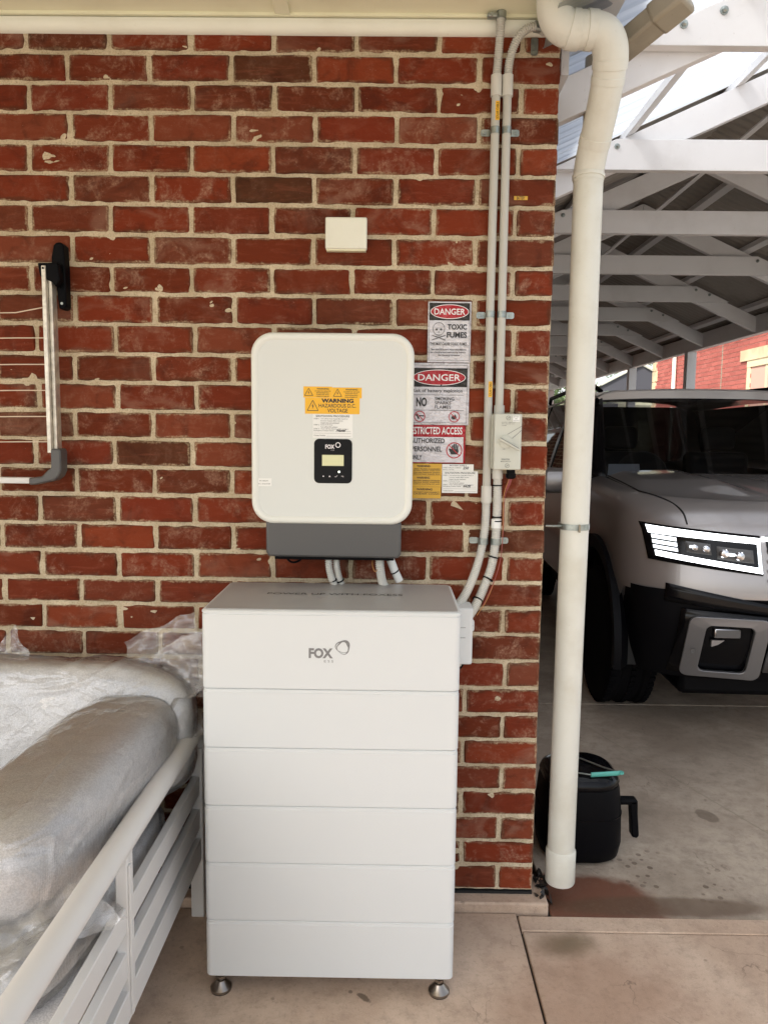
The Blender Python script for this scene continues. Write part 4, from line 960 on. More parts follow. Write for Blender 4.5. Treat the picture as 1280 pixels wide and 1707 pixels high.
# side cable cover at the rear right
sc = MB(); sc.prism(rrect(1.2625, 1.322, -.165, -.075, .010, 4), 'z', .848, 1.016); sc = sc.obj('side_cable_cover', 'whitemet', bt, bevel=.004)
MB().box((1.2640, -.1662, .9580), (1.300, -.1648, .9592)).obj('cover_seam', 'logog', sc); MB().box((1.2640, -.1662, .9280), (1.300, -.1648, .9292)).obj('cover_seam', 'logog', sc)
MB().prism(rrect(1.318, 1.333, .930, .966, .007, 5), 'y', -.100, -.094).obj('fixing_lug', 'whitemet', sc); MB().lathe([(.005, 0), (.0045, -.003), (0, -.003)], (1.3245, -.100, .948), 12, 'y').obj('lug_screw', 'steel', sc)
MB().tube(smooth_path([(1.268, -.12, .830), (1.285, -.125, .822), (1.298, -.12, .832), (1.302, -.11, .850)], 6), .0030, 8).obj('cover_cable', 'black', sc)
MB().tube([(1.290, -.10, .826), (1.290, -.10, .850)], .012, 16).obj('cable_gland', 'paper', sc)

# ================================================================= FOLDED CLOTHES LINE
al = thing('clothes_airer', 'aluminium fold-down clothes line with black plastic corners on the brick wall', 'clothes line')
MB().prism([(.055, 1.975), (.073, 1.985), (.073, 2.02), (.080, 2.055), (.089, 2.064), (.103, 2.064), (.111, 2.055), (.113, 1.99), (.113, 1.88), (.106, 1.872), (.092, 1.872), (.088, 1.90), (.085, 1.94), (.064, 1.952)], 'y', -.040, -.001).obj('wall_hinge', 'black', al, bevel=.004)
MB().prism([(.046, 1.998), (.105, 2.000), (.110, 1.95), (.098, 1.93), (.085, 1.945), (.052, 1.960)], 'y', -.072, -.040).obj('hinge_cheek', 'black', al, bevel=.004)
MB().lathe([(.004, 0), (.004, -.003), (0, -.003)], (.1015, -.040, 1.888), 10, 'y').obj('screw', 'steel', al)
MB().box((.0585, -.076, 1.448), (.0715, -.0765+.030, 1.990)).obj('arm', 'alu', al, bevel=.002)
MB().box((.0720, -.062, 1.446), (.0830, -.030, 1.972)).obj('arm_back', 'alu', al, bevel=.0015)
MB().lathe([(.003, 0), (.003, -.002), (0, -.002)], (.065, -.0765, 1.982), 10, 'y').obj('pivot_pin', 'black', al)
MB().prism([(.068, 1.460), (.095, 1.462), (.099, 1.452), (.098, 1.395), (.090, 1.378), (.075, 1.366), (.020, 1.353), (.0, 1.352), (.0, 1.373), (.040, 1.378), (.056, 1.396), (.068, 1.404)], 'y', -.078, -.028).obj('corner_joint', 'dgrey', al, bevel=.005)
MB().box((-1.30, -.068, 1.3555), (.002, -.040, 1.3735)).obj('front_rail', 'sofaw', al, bevel=.002)
for i, z in enumerate((1.870, 1.783, 1.706, 1.630, 1.553, 1.478)):
    zl_ = z-(-.000 if i else .014)
    MB().tube([(-1.3, -.055, zl_-.012*(i == 0)), (-.4, -.055, zl_-.006), (-.03, -.055, zl_+.002), (.058, -.055, z+.002*(i == 0)+.003)], .0017, 6).obj('line', 'cord', al)

# ================================================================= OUTDOOR SOFA
sf = thing('outdoor_sofa_frame', 'white metal slatted outdoor sofa frame left of the battery cabinet', 'sofa')
XA = .490
MB().tube([(XA, -.055, .30), (XA, -.058, .50), (XA, -.068, .575), (XA, -.10, .603), (XA, -.16, .607), (XA, -.9, .605), (XA, -1.55, .602), (XA, -1.60, .58), (XA, -1.61, .50), (XA, -1.61, .0)], .028, 20).obj('arm_rail', 'sofaw', sf, smooth=60)
for z0, z1, xo in ((.402, .462, 0), (.292, .356, 0), (.190, .262, .003)):
    MB().box((XA-.012+xo, -1.585, z0), (XA+.012+xo, -.055, z1)).obj('slat', 'sofaw', sf, bevel=.003)
MB().box((XA-.011, -.740, .195), (XA+.017, -.702, .590)).obj('post', 'sofaw', sf, bevel=.003)
MB().box((XA+.0175, -.738, .205), (XA+.022, -.724, .560)).obj('post_edge', 'sofaw', sf, bevel=.001)
MB().box((XA-.020, -.095, .0), (XA+.020, -.055, .55)).obj('leg', 'sofaw', sf, bevel=.003)
MB().box((-1.32, -.095, .0), (-1.28, -.055, .55)).obj('leg', 'sofaw', sf, bevel=.003)
MB().box((-1.28, -.090, .20), (XA-.022, -.060, .28)).obj('back_beam', 'sofaw', sf, bevel=.003)
MB().box((-1.28, -1.58, .20), (XA-.014, -1.54, .28)).obj('front_beam', 'sofaw', sf, bevel=.003)
MB().box((-1.28, -.060, .60), (XA-.03, -.030, .66)).obj('back_rail', 'sofaw', sf, bevel=.003)
for i in range(10): MB().box((-1.28, -.16-i*.145, .255), (XA-.014, -.16-i*.145+.07-.15, .275)).obj('seat_slat', 'sofaw', sf)

def pillow(name, c, h, m, parent, p=3.2, amp=.010, rot=None, seed=0, sub=26, freq=7, puff=(1, 1, 1)):
    """superellipsoid body with soft folds"""
    mb = MB(); n, mm = sub*2, sub
    rot = rot or Matrix.Identity(3); vs = []; seedv = Vector((seed*3.1, seed*1.7, seed*.9))
    sg = lambda v, e: math.copysign(abs(v)**e, v)
    for j in range(mm+1):
        b = -math.pi/2+math.pi*j/mm
        for i in range(n):
            a = 2*math.pi*i/n
            v = Vector((sg(math.cos(b), 2/p)*sg(math.cos(a), 2/p), sg(math.cos(b), 2/p)*sg(math.sin(a), 2/p), sg(math.sin(b), 2/p)))
            q = Vector((v.x*h[0], v.y*h[1], v.z*h[2]))
            nn = Vector((v.x/h[0], v.y/h[1], v.z/h[2])).normalized()
            d = noise.fractal(q*freq+seedv, 1.2, 2.0, 2)*amp
            vs.append(rot @ (q+nn*d)+Vector(c))
    fs_ = [(j*n+i, j*n+(i+1) % n, (j+1)*n+(i+1) % n, (j+1)*n+i) for j in range(mm) for i in range(n)]
    mb.add(vs, fs_); me_o = mb.obj(name, m, parent, smooth=180)
    return me_o
def film_wrap(c, h, parent, rot=None, seed=0, p=3.0, amp=.018, tails=(), st=(3, 3, 9), sag=1.2, sub=100, ridge=.0075):
    o = pillow('plastic_wrap', c, h, 'film', parent, p, amp, rot, seed, sub, 5)
    # long sagging folds of loose film
    me = o.data; sv = Vector((seed*5.3, 1.1, 2.2)); C_ = Vector(c); out = []
    for v in me.vertices:
        d = v.co-C_; q = Vector((d.x*st[0], d.y*st[1], (d.z-sag*d.x*d.x)*st[2]))+sv
        wq = Vector((noise.noise(q*.8), noise.noise(q*.8+Vector((7, 0, 0))), noise.noise(q*.8+Vector((0, 9, 0)))))*.8
        n1 = noise.noise(q+wq); n2 = noise.noise(q*1.9+wq*1.5+Vector((3, 3, 3)))
        m_ = max(0, min(1, noise.noise(d*4+sv)*2+.5))
        out.append(v.co+v.normal*(max(0, 1-abs(n1)*9)**2*ridge*m_+max(0, 1-abs(n2)*7)**2*ridge*.45*(1-m_*.5)))
    for v, q in zip(me.vertices, out): v.co = q
    me.update()
    # bag ends: gathered sheets of film
    for (a, b, w_, up_) in tails:
        a = Vector(a); b = Vector(b); mb = MB(); nrm = Vector(up_)
        sd_ = (b-a).cross(nrm).normalized()
        def fn(u, v):
            pnt = a.lerp(b, v)+sd_*(w_*(u-.5)*(1+.5*v)); q = pnt*22
            return pnt+nrm*(noise.noise(q+sv)*.022+noise.noise(q*2.5+sv)*.010)+sd_*noise.noise(q*1.3)*.01
        mb.grid(fn, 26, 16); mb.obj('bag_end', 'film', parent, smooth=180, fix=False)
    return o
bc = thing('back_cushion', 'grey back cushion wrapped in clear plastic against the brick wall', 'cushion')
rotb = Matrix.Rotation(R(-9), 3, 'X')
pillow('cushion', (.02, -.165, .630), (.480, .085, .205), 'fabricd', bc, 4.0, .008, rotb, 1, 30, 4)
film_wrap((.02, -.167, .632), (.492, .094, .214), bc, rotb, 2, 3.8, .010,
          tails=(((.30, -.12, .815), (.515, -.10, .862), .16, (0, -1, .2)), ((.40, -.12, .80), (.56, -.16, .845), .14, (0, -1, .3)), ((-.02, -.13, .810), (-.10, -.10, .865), .10, (.2, -1, 0))))
bc2 = thing('back_cushion', 'grey back cushion in plastic left of the first, mostly outside the photo', 'cushion')
pillow('cushion', (-.93, -.175, .620), (.45, .072, .205), 'fabricd', bc2, 5.5, .006, rotb, 4, 20)
film_wrap((-.93, -.178, .620), (.465, .086, .220), bc2, rotb, 5, 4.5, sub=40)
bl = thing('bolster_cushion', 'fat grey bolster in clear plastic lying along the sofa arm', 'cushion')
rotl = Matrix.Rotation(R(-5), 3, 'Z') @ Matrix.Rotation(R(2), 3, 'X')
BC = (.318, -.500, .614)
pillow('cushion', BC, (.148, .405, .150), 'fabric', bl, 3.3, .007, rotl, 3, 34, 6)
film_wrap(BC, (.154, .420, .157), bl, rotl, 6, 3.2, .006, st=(9, 3.0, 9), sag=0, ridge=.0050,
          tails=(((.385, -.16, .700), (.475, -.075, .755), .20, (-.3, 0, 1)), ((.40, -.14, .64), (.50, -.07, .66), .16, (.4, 0, 1)), ((.36, -.88, .56), (.44, -.96, .510), .18, (0, -.3, 1)), ((.24, -.88, .56), (.27, -.98, .49), .22, (0, -.3, 1))))
sp = []
for i in range(15):
    y = -.36+.72*i/14; e_ = max(0, 1-(abs(y)/.41)**3.3)**(1/3.3); a_ = R(50); r_ = .1570*e_
    sp.append(tuple(rotl @ Vector((r_*math.cos(a_)*1.03, y, r_*math.sin(a_)*1.03))+Vector(BC)))
MB().tube(smooth_path(sp, 3), .0028, 6).obj('seam', 'seam', bl)
sc_ = thing('seat_cushion', 'pale grey seat cushion in printed clear plastic under the bolster', 'cushion')
rs = Matrix.Rotation(R(-4), 3, 'Z')
pillow('cushion', (-.12, -.560, .410), (.560, .430, .062), 'fabricd', sc_, 5, .005, rs, 7, 30)
film_wrap((-.12, -.560, .411), (.575, .445, .070), sc_, rs, 8, 4.6, .010, st=(6, 6, 6), sag=0,
          tails=(((.36, -.72, .455), (.43, -.86, .475), .16, (0, -.3, 1)),))
tb = MB()
for i, s_ in enumerate(('WARNING: To avoid danger', 'of suffocation keep this', 'plastic bag away from', 'babies and children. Do not', 'use this bag in cribs, beds,', 'carriages or playpens.')):
    text(tb, s_, 0, .10, -.011*i, .008-.011*i, 0, .012, top=True)
    text(tb, s_, .02, .10, .11-.011*i, .118-.011*i, 0, .012, top=True)
tb.v = [tuple(Matrix.Rotation(R(58), 3, 'Z') @ Vector(v)+Vector((.335, -.885, .489))) for v in tb.v]
tb.obj('bag_lettering', 'logog', sc_, smooth=0)
lc = thing('seat_mattress', 'grey fabric base mattress under the wrapped seat cushion on the sofa slats', 'mattress')
pillow('mattress', (-.42, -.84, .318), (.870, .70, .042), 'fabric', lc, 8, .003, None, 9, 24)

# ================================================================= AIR FRYER
fr = thing('air_fryer', 'black air fryer with side handle standing on the floor behind the downpipe', 'air fryer')
def loft(mb, secs, n=8):
    rings = [[(a, b, z) for a, b in rrect(cx-w_, cx+w_, cy-d_, cy+d_, r, n)] for z, cx, cy, w_, d_, r in secs]; k_ = len(rings[0])
    mb.add([q for rg in rings for q in rg], [(i*k_+j, i*k_+(j+1) % k_, (i+1)*k_+(j+1) % k_, (i+1)*k_+j) for i in range(len(rings)-1) for j in range(k_)]+[tuple(range(k_-1, -1, -1)), tuple(range((len(rings)-1)*k_, len(rings)*k_))])
fx, fy = 1.785, .365
mb = MB(); loft(mb, [(.0, fx, fy, .125, .125, .09), (.012, fx, fy, .140, .140, .10), (.06, fx, fy, .147, .147, .10), (.18, fx, fy, .144, .144, .10), (.250, fx, fy, .138, .138, .10), (.268, fx, fy, .134, .134, .10)]); mb.obj('body', 'black', fr, smooth=50)
mb = MB(); loft(mb, [(.2695, fx, fy, .133, .133, .10), (.280, fx, fy, .136, .136, .10), (.298, fx, fy, .128, .128, .095), (.310, fx, fy, .112, .112, .085), (.314, fx, fy, .095, .095, .08)]); mb.obj('lid', 'blackg', fr, smooth=50)
mb = MB(); loft(mb, [(.165, fx, fy, .1462, .1462, .10), (.168, fx, fy, .1462, .1462, .10)]); mb.obj('seam', 'blackg', fr)
MB().box((fx+.140, fy-.055, .182), (fx+.205, fy-.015, .202)).obj('handle_bracket', 'black', fr, bevel=.006)
MB().prism([(fx+.178, .196), (fx+.206, .200), (fx+.208, .15), (fx+.216, .065), (fx+.208, .055), (fx+.190, .060), (fx+.186, .12)], 'y', fy-.055, fy-.015).obj('handle', 'black', fr, bevel=.005)
tg = thing('kitchen_tongs', 'metal tongs with teal handles lying on the air fryer lid', 'tongs')
MB().tube([(1.80, .255, .322), (1.905, .272, .322)], .0065, 10, flat=(.004, .0085)).obj('handle', 'teal', tg)
MB().tube([(1.68, .33, .320), (1.76, .27, .321), (1.80, .256, .322)], .003, 8).obj('arm', 'steel', tg)
MB().tube([(1.72, .45, .320), (1.80, .39, .321), (1.86, .32, .322), (1.905, .278, .323)], .003, 8).obj('arm', 'steel', tg)
MB().lathe([(.005, -.003), (.010, -.003), (.010, .004), (.005, .004)], (1.912, .273, .323), 14).obj('hanging_ring', 'teal', tg)
# debris at the wall foot
db = MB()
rg = random.Random(4)
for i in range(16):
    c_ = Vector((rg.uniform(1.575, 1.606), rg.uniform(-.03, .09), rg.uniform(.01, .06))); s_ = rg.uniform(.010, .026)
    vs = [c_+Vector((rg.uniform(-1, 1), rg.uniform(-1, 1), rg.uniform(-1, 1)))*s_ for _ in range(8)]
    db.add(vs, [(0, 1, 2), (0, 2, 3), (0, 3, 4), (0, 4, 1), (5, 2, 1), (5, 3, 2), (5, 4, 3), (5, 1, 4), (6, 0, 2), (7, 5, 3)])
tag(db.obj('damp_debris', 'debris'), 'wet black rubbish wedged between wall corner and downpipe foot', 'debris', kind='stuff')

# ================================================================= SUV
car = thing('parked_car', 'taupe grey off-road SUV with glowing white headlights parked in the carport', 'car')
car.location = (3.20, 1.12, 0); car.rotation_euler = (0, 0, R(-2))
NN, DD = 3.2, .55
zs = [.30, .42, .55, .70, .80, .95, 1.06, 1.14, 1.18, 1.205]; yfs = [.12, .08, .02, 0, 0, .03, .05, .10, .15, .21]; Wss = [.90, .93, .95, .962, .968, .965, .955, .93, .89, .82]
def prof(z): return float(np.interp(z, zs, Wss)), float(np.interp(z, zs, yfs))
def yof(x, z):
    W, yf = prof(z); a = min(.9999, abs(x)/W); t_ = math.asin(a**(NN/2)); return yf+DD*(1-math.cos(t_)**(2/NN))
def sp(x, z, off=0):
    W, yf = prof(z); a = min(.9995, abs(x)/W); y = yof(x, z)
    q = max(1e-4, 1-(y-yf)/DD); nx = (a**(NN-1))/W; ny = -(q**(NN-1))/DD; L = math.hypot(nx, ny)
    return (x+math.copysign(nx/L*off, x), y+ny/L*off, z)
def ring_pts(z, ins=0, ymax=4.72):
    W, yf = prof(z); W -= ins; yf += ins; P = []
    for i in range(19):
        t_ = math.pi/2*(i/18); P.append((W*math.sin(t_)**(2/NN), yf+DD*(1-math.cos(t_)**(2/NN))))
    y = yf+DD
    for i in range(1, 61): P.append((W, y+(ymax-.25-y)*i/60))
    for i in range(1, 7):
        t_ = math.pi/2*i/6; P.append((W-.25+.25*math.cos(t_), ymax-.25+.25*math.sin(t_)))
    P.append((0, ymax)); return P
def zbot(x, y):
    zb = .765 if y < .35 else .50
    for wy in (.81, 3.68):
        d = abs(y-wy)
        if d < .52 and x > .6: zb = max(zb, .40+math.sqrt(.2704-d*d))
        if wy == .81 and .29 < y < .35 and x > .6: zb = .765
    return zb
mb = MB(); lv = [.50, .58, .66, .72, .765, .80, .86, .92, .97, 1.02, 1.06, 1.10, 1.14, 1.165, 1.18, 1.195, 1.205]
for sx_ in (1, -1):
    rings = []
    for z in lv:
        P = ring_pts(z)
        rise = lambda y: .06*min(1, max(0, (y-.1)/1.25))*min(1, max(0, (z-.9)/.2))
        rings.append([(sx_*x, y, max(z, zbot(x, y))+rise(y)) for x, y in P])
    n = len(rings[0])
    mb.add([q for rg_ in rings for q in rg_], [(i*n+j, i*n+j+1, (i+1)*n+j+1, (i+1)*n+j) for i in range(len(rings)-1) for j in range(n-1)])
mb.obj('body', 'paint', car, smooth=40, fix=True)
# bonnet
def hood(u, v):
    s_ = u*2-1; t_ = math.asin(min(1, abs(s_)**1.0)); W, yf = .823, .207
    a = abs(s_); x = math.copysign(W*a, s_); tt = math.asin(min(.99999, a**(NN/2))); yfr = yf+DD*(1-math.cos(tt)**(2/NN))
    y = yfr+(1.33-yfr)*v; xx = x*(1-.03*v)
    z = 1.205+.06*min(1, max(0, (y-.1)/1.25))+.026*(1-a*a)*math.sin(min(1, v*1.6)*math.pi/2)**1.3
    k_ = max(0, min(1, (a-.26-.14*v)/.07)); z += .028*k_*k_*(3-2*k_)*min(1, v*2)**1.5*max(0, min(1, (1-a)*9))
    return (xx, y, z+.0005)
MB().grid(hood, 48, 30).obj('bonnet', 'paint', car, smooth=60, fix=False)
for sx_ in (1, -1):
    pth = [(sx_*(.824+.001), .21+.545, 1.0)]
    pth = [(sx_*.70, yof(.70, 1.10)-.003, 1.10)]
    for v in (0, .15, .3, .5, .7, .9, 1): 
        q = hood(.5+sx_*.494, v); pth.append((q[0], q[1], q[2]+.001))
    for i_, (x_, z_) in enumerate(((.705, 1.14), (.715, 1.165), (.735, 1.185))):
        q0 = sp(sx_*x_, z_, .001); pth.insert(1+i_, (q0[0], q0[1], q0[2]+.06*min(1, max(0, (q0[1]-.1)/1.25))))
    for i_, (x_, z_) in enumerate(((.760, 1.196), (.785, 1.203))):
        q0 = sp(sx_*x_, z_, .001); pth.insert(4+i_, (q0[0], q0[1], q0[2]+.06*min(1, max(0, (q0[1]-.1)/1.25))+.001))
    MB().tube(smooth_path(pth, 6), .0042, 6).obj('shut_line', 'blackm', car)
MB().box((-.05, .26, 1.235), (.05, .30, 1.242)).obj('emblem_plate', 'sand', car)
# glasshouse
def wsf(u, v):
    s_ = u*2-1; x = s_*(.80-.12*v); y = 1.30+.66*v+.06*s_*s_*(1-.3*v); z = 1.268+(1.795-1.268)*v-.02*s_*s_; return (x, y, z)
MB().grid(wsf, 16, 8).obj('windscreen', 'dkglass', car, smooth=60, fix=False)
MB().grid(lambda u, v: ((u*2-1)*.80, 1.27+.06*(u*2-1)**2+.09*v, 1.262-.01*v), 12, 2).obj('scuttle_panel', 'cladding', car)
for sx_ in (1, -1):
    def pil(u, v): 
        x = sx_*((.795-.115*v)+(.140-.05*v-.165*v**1.1+.165*v)*u); y = 1.36+.66*v-.0+.06*u; z = 1.25+(1.80-1.25)*v-.02*u; return (x, y, z)
    MB().grid(pil, 3, 8).obj('windscreen_pillar', 'blackg', car, smooth=60, solid=.01)
    def sw(u, v): return (sx_*(.935-.165*v**1.1), 1.38+3.02*u+.64*(1-u)*v-.15*u*v, 1.25+.53*v)
    MB().grid(sw, 12, 6).obj('side_window', 'sideglass', car, smooth=60)
    for yb in (2.55, 3.50):
        MB().grid(lambda u, v: (sx_*(.942-.165*v**1.1), yb+.09*u, 1.25+.53*v), 2, 6).obj('door_pillar', 'blackg', car)
    MB().tube([(sx_*.66, 2.15, 1.845), (sx_*.68, 2.25, 1.885), (sx_*.69, 3.2, 1.90), (sx_*.68, 4.1, 1.88), (sx_*.67, 4.2, 1.84)], .018, 10).obj('roof_rail', 'cladding', car)
    m_ = MB(); pillow_ = None
    loft(m_, [(1.13, sx_*1.045, 1.66, .06, .035, .02), (1.16, sx_*1.055, 1.66, .095, .05, .03), (1.27, sx_*1.055, 1.665, .095, .055, .03), (1.30, sx_*1.05, 1.67, .07, .04, .03)], 4); m_.obj('door_mirror', 'paint', car, smooth=60)
    MB().box((sx_*.93, 1.64, 1.17), (sx_*.99, 1.70, 1.20)).obj('mirror_stalk', 'cladding', car)
    MB().box((sx_*.962, 2.62, 1.05), (sx_*.985, 2.80, 1.075)).obj('door_handle', 'paint', car, bevel=.006)
def roof(u, v):
    s_ = u*2-1; y = 1.93+.02+.05*s_*s_+2.5*v; return (s_*.755, y, 1.835+.022*(1-s_*s_)+.02*math.sin(min(1, v*1.4)*math.pi)-.05*max(0, abs(s_)-.85)/.15)
MB().grid(roof, 18, 14).obj('roof', 'paint', car, smooth=60, solid=.01)
MB().grid(lambda u, v: ((u*2-1)*(.69+.05*v), 1.955+.06*(u*2-1)**2-.002*v, 1.787+.060*v-.02*(u*2-1)**2), 16, 2).obj('roof_header', 'paint', car, smooth=60)
for sx_ in (1, -1):
    MB().grid(lambda u, v: (sx_*((.938-.165*v**1.1)*(1-u)+(.90-.14*v)*u), (4.36-.15*v)*(1-u)+(4.72-.28*v)*u, 1.245+.56*v), 3, 5).obj('rear_pillar', 'paint', car, smooth=60)
MB().grid(lambda u, v: ((u*2-1)*(.90-.14*v), 4.70-.28*v, 1.25+.57*v), 8, 4).obj('rear_window', 'sideglass', car)
mb = MB(); loft(mb, [(1.862, .10, 2.9, .20, .30, .1), (1.90, .10, 2.9, .17, .26, .1)], 5); mb.obj('roof_pod', 'blackg', car, smooth=60)
# interior
MB().box((-.78, 1.50, .95), (.78, 1.95, 1.235)).obj('dashboard', 'seat', car, bevel=.05, seg=3)
MB().lathe([(.185, -.012), (.197, 0), (.185, .012), (.172, 0), (.185, -.012)], (-.38, 2.02, 1.22), 28, 'y').obj('steering_wheel', 'dgrey', car)
for sx_ in (-.38, .38):
    MB().box((sx_-.24, 2.55, .75), (sx_+.24, 2.72, 1.40)).obj('front_seat', 'seat', car, bevel=.05, seg=3)
    MB().box((sx_-.13, 2.56, 1.42), (sx_+.13, 2.66, 1.60)).obj('headrest', 'seat', car, bevel=.04, seg=3)
MB().box((-.90, 1.3, .55), (.90, 4.6, .70)).obj('cabin_floor', 'seat', car)
MB().prism([(-.755, 1.262), (-.545, 1.262), (-.555, 1.340), (-.752, 1.337)], 'y', 1.47, 1.475).obj('dashboard_sheet', 'sheet', car)
# patches following the nose
def patch(c4, off, nu=14, nv=5):
    """c4: (x,z) TL, TR, BR, BL"""
    mb = MB()
    def fn(u, v):
        tl, tr_, br, bl_ = c4
        x = (tl[0]*(1-u)+tr_[0]*u)*(1-v)+(bl_[0]*(1-u)+br[0]*u)*v; z = (tl[1]*(1-u)+tr_[1]*u)*(1-v)+(bl_[1]*(1-u)+br[1]*u)*v
        return sp(x, z, off)
    mb.grid(fn, nu, nv); return mb
def mir(c4): return [(-x, z) for x, z in (c4[1], c4[0], c4[3], c4[2])]
def both(c4, off, name, m, parent=(None, None), nu=24, nv=5, solid=.01):
    out = []
    for k_, cc in enumerate((c4, mir(c4))):
        o = patch(cc, off, nu, nv).obj(name, m, parent[k_] or car, smooth=60, fix=False); md = o.modifiers.new('s', 'SOLIDIFY'); md.thickness = solid; md.offset = 1; out.append(o)
    return out
H = both([(-.885, 1.098), (-.397, 1.062), (-.385, .878), (-.862, .925)], .006, 'headlight', 'blackg', nu=40)
def hl(u, v): # point inside the headlight quad
    tl, tr_, br, bl_ = (-.880, 1.092), (-.400, 1.056), (-.389, .886), (-.862, .934)
    return ((tl[0]*(1-u)+tr_[0]*u)*(1-v)+(bl_[0]*(1-u)+br[0]*u)*v, (tl[1]*(1-u)+tr_[1]*u)*(1-v)+(bl_[1]*(1-u)+br[1]*u)*v)
def hq(u0, u1, v0, v1, v2=None, v3=None): return [hl(u0, v0), hl(u1, v0 if v2 is None else v2), hl(u1, v1 if v3 is None else v3), hl(u0, v1)]
both(hq(.04, 1, .02, .24, .03, .19), .012, 'light_bar', 'led', H, 40, 2, .003)
both(hq(.07, 1, .74, .90, .84, .985), .012, 'light_bar', 'led', H, 40, 2, .003)
for a_, b_ in ((.28, .39), (.435, .545), (.59, .69)): both(hq(.06, .26, a_, b_), .010, 'light_segment', 'led2', H, 14, 2, .003)
both(hq(.97, 1.0, .20, .83), .012, 'light_edge', 'led2', H, 2, 6, .003)
both(hq(.33, .55, .34, .66), .009, 'lamp_housing', 'dgrey', H, 8, 2, .005); both(hq(.60, .93, .38, .74), .009, 'lamp_housing', 'dgrey', H, 8, 2, .005)
for k_, sgn in ((0, -1), (1, 1)):
    for uu, vv, r_l in ((.40, .50, .016), (.50, .50, .018), (.66, .56, .022), (.80, .58, .022)):
        hx, hz = hl(uu, vv); hx = abs(hx)*sgn
        MB().lathe([(r_l, 0), (r_l, -.010), (r_l*.8, -.016), (r_l*.4, -.019), (0, -.020)], (hx, yof(hx, hz)-.008, hz), 18, 'y').obj('projector_lens', 'chrome', H[k_])
    for uu, vv in ((.37, .47), (.69, .56), (.72, .56)):
        hx, hz = hl(uu, vv); hx = abs(hx)*sgn
        MB().box((hx-.012, yof(hx, hz)-.030, hz-.006), (hx+.012, yof(hx, hz)-.026, hz+.006)).obj('lamp_glint', 'led2', H[k_])
# grille
g = patch([(-.375, 1.062), (.375, 1.062), (.33, .80), (-.33, .80)], .003, 20, 6).obj('grille', 'blackg', car, smooth=60, fix=False)
for z in (.99, .945, .90, .855): patch([(-.365, z+.008), (.365, z+.008), (.36, z-.008), (-.36, z-.008)], .012, 16, 1).obj('grille_bar', 'cladding', g, fix=False)
patch([(-.392, 1.058), (.392, 1.058), (.39, 1.038), (-.39, 1.038)], .011, 20, 1).obj('light_bar', 'led', g, fix=False)
# lower bumper
mb = MB()
for sx_ in (1, -1):
    rings = []
    for z in (.335, .37, .45, .60, .70, .79): 
        W, yf = prof(z); W -= .035; yf += .030; rings.append([(sx_*W*math.sin(math.pi/2*i/18)**(2/NN), yf+DD*(1-math.cos(math.pi/2*i/18)**(2/NN))*(.60), z) for i in range(19)])
    n = len(rings[0]); mb.add([q for rg_ in rings for q in rg_], [(i*n+j, i*n+j+1, (i+1)*n+j+1, (i+1)*n+j) for i in range(len(rings)-1) for j in range(n-1)])
mb.obj('lower_bumper', 'cladding', car, smooth=50)
both([(-.795, .822), (-.30, .735), (-.30, .690), (-.80, .735)], .012, 'bumper_trim', 'blackg', nu=24, nv=3, solid=.02)
both([(-.73, .705), (-.335, .690), (-.335, .365), (-.745, .365)], .006, 'guard_panel', 'blackg', nu=16, nv=6, solid=.02)
for sgn in (-1, 1):
    o_ = rrect(-.692, -.352, .36, .678, .035, 5); i_ = rrect(-.622, -.418, .395, .638, .028, 5); n = len(o_); mb = MB(); vs = []
    for off_ in (.010, .040):
        for rr_ in (o_, i_):
            for x, z in rr_:
                e_ = 0 if off_ < .02 else (.004 if rr_ is o_ else -.004)
                q = sp(x, z, off_); vs.append((q[0] if sgn == -1 else -q[0], q[1], q[2]))
    fs_ = []
    for j in range(n):
        k_ = (j+1) % n
        fs_ += [(j, k_, n+k_, n+j), (2*n+j, 3*n+j, 3*n+k_, 2*n+k_), (j, 2*n+j, 2*n+k_, k_), (n+j, n+k_, 3*n+k_, 3*n+j)]
    mb.add(vs, fs_); gd = mb.obj('bumper_guard', 'silver', car, smooth=30, bevel=.004)
    q = sp(-.53, .600, .012); fxx = q[0] if sgn == -1 else -q[0]
    MB().box((fxx-.062, q[1]-.012, .578), (fxx+.062, q[1]+.02, .624)).obj('fog_lamp', 'chrome', gd, bevel=.006)
    MB().box((fxx-.056, q[1]-.016, .583), (fxx+.056, q[1]-.013, .619)).obj('fog_lens', 'dgrey', gd)
    MB().prism([(fxx-.07, .566), (fxx-.01, .566), (fxx-.04, .545), (fxx-.07, .535)], 'y', q[1]-.004, q[1]+.01).obj('tow_eye_cover', 'silver', gd)
    q = sp(-.658, .50, .041); MB().lathe([(.012, 0), (.012, -.002), (.008, -.002), (.008, .001), (0, .001)], (q[0]*-sgn, q[1], .50), 16, 'y').obj('parking_sensor', 'dgrey', gd)
both([(-.335, .66), (.0, .66), (.0, .40), (-.335, .40)], .020, 'centre_guard', 'silver', nu=8, nv=4, solid=.03)
MB().box((-.66, .25, .22), (.66, .60, .36)).obj('skid_plate', 'cladding', car, bevel=.03)
MB().box((-.62, .30, .24), (.62, 4.5, .75)).obj('underbody', 'blackm', car)
MB().box((-.80, 1.38, .30), (.80, 3.1, .60)).obj('sill_core', 'blackm', car)
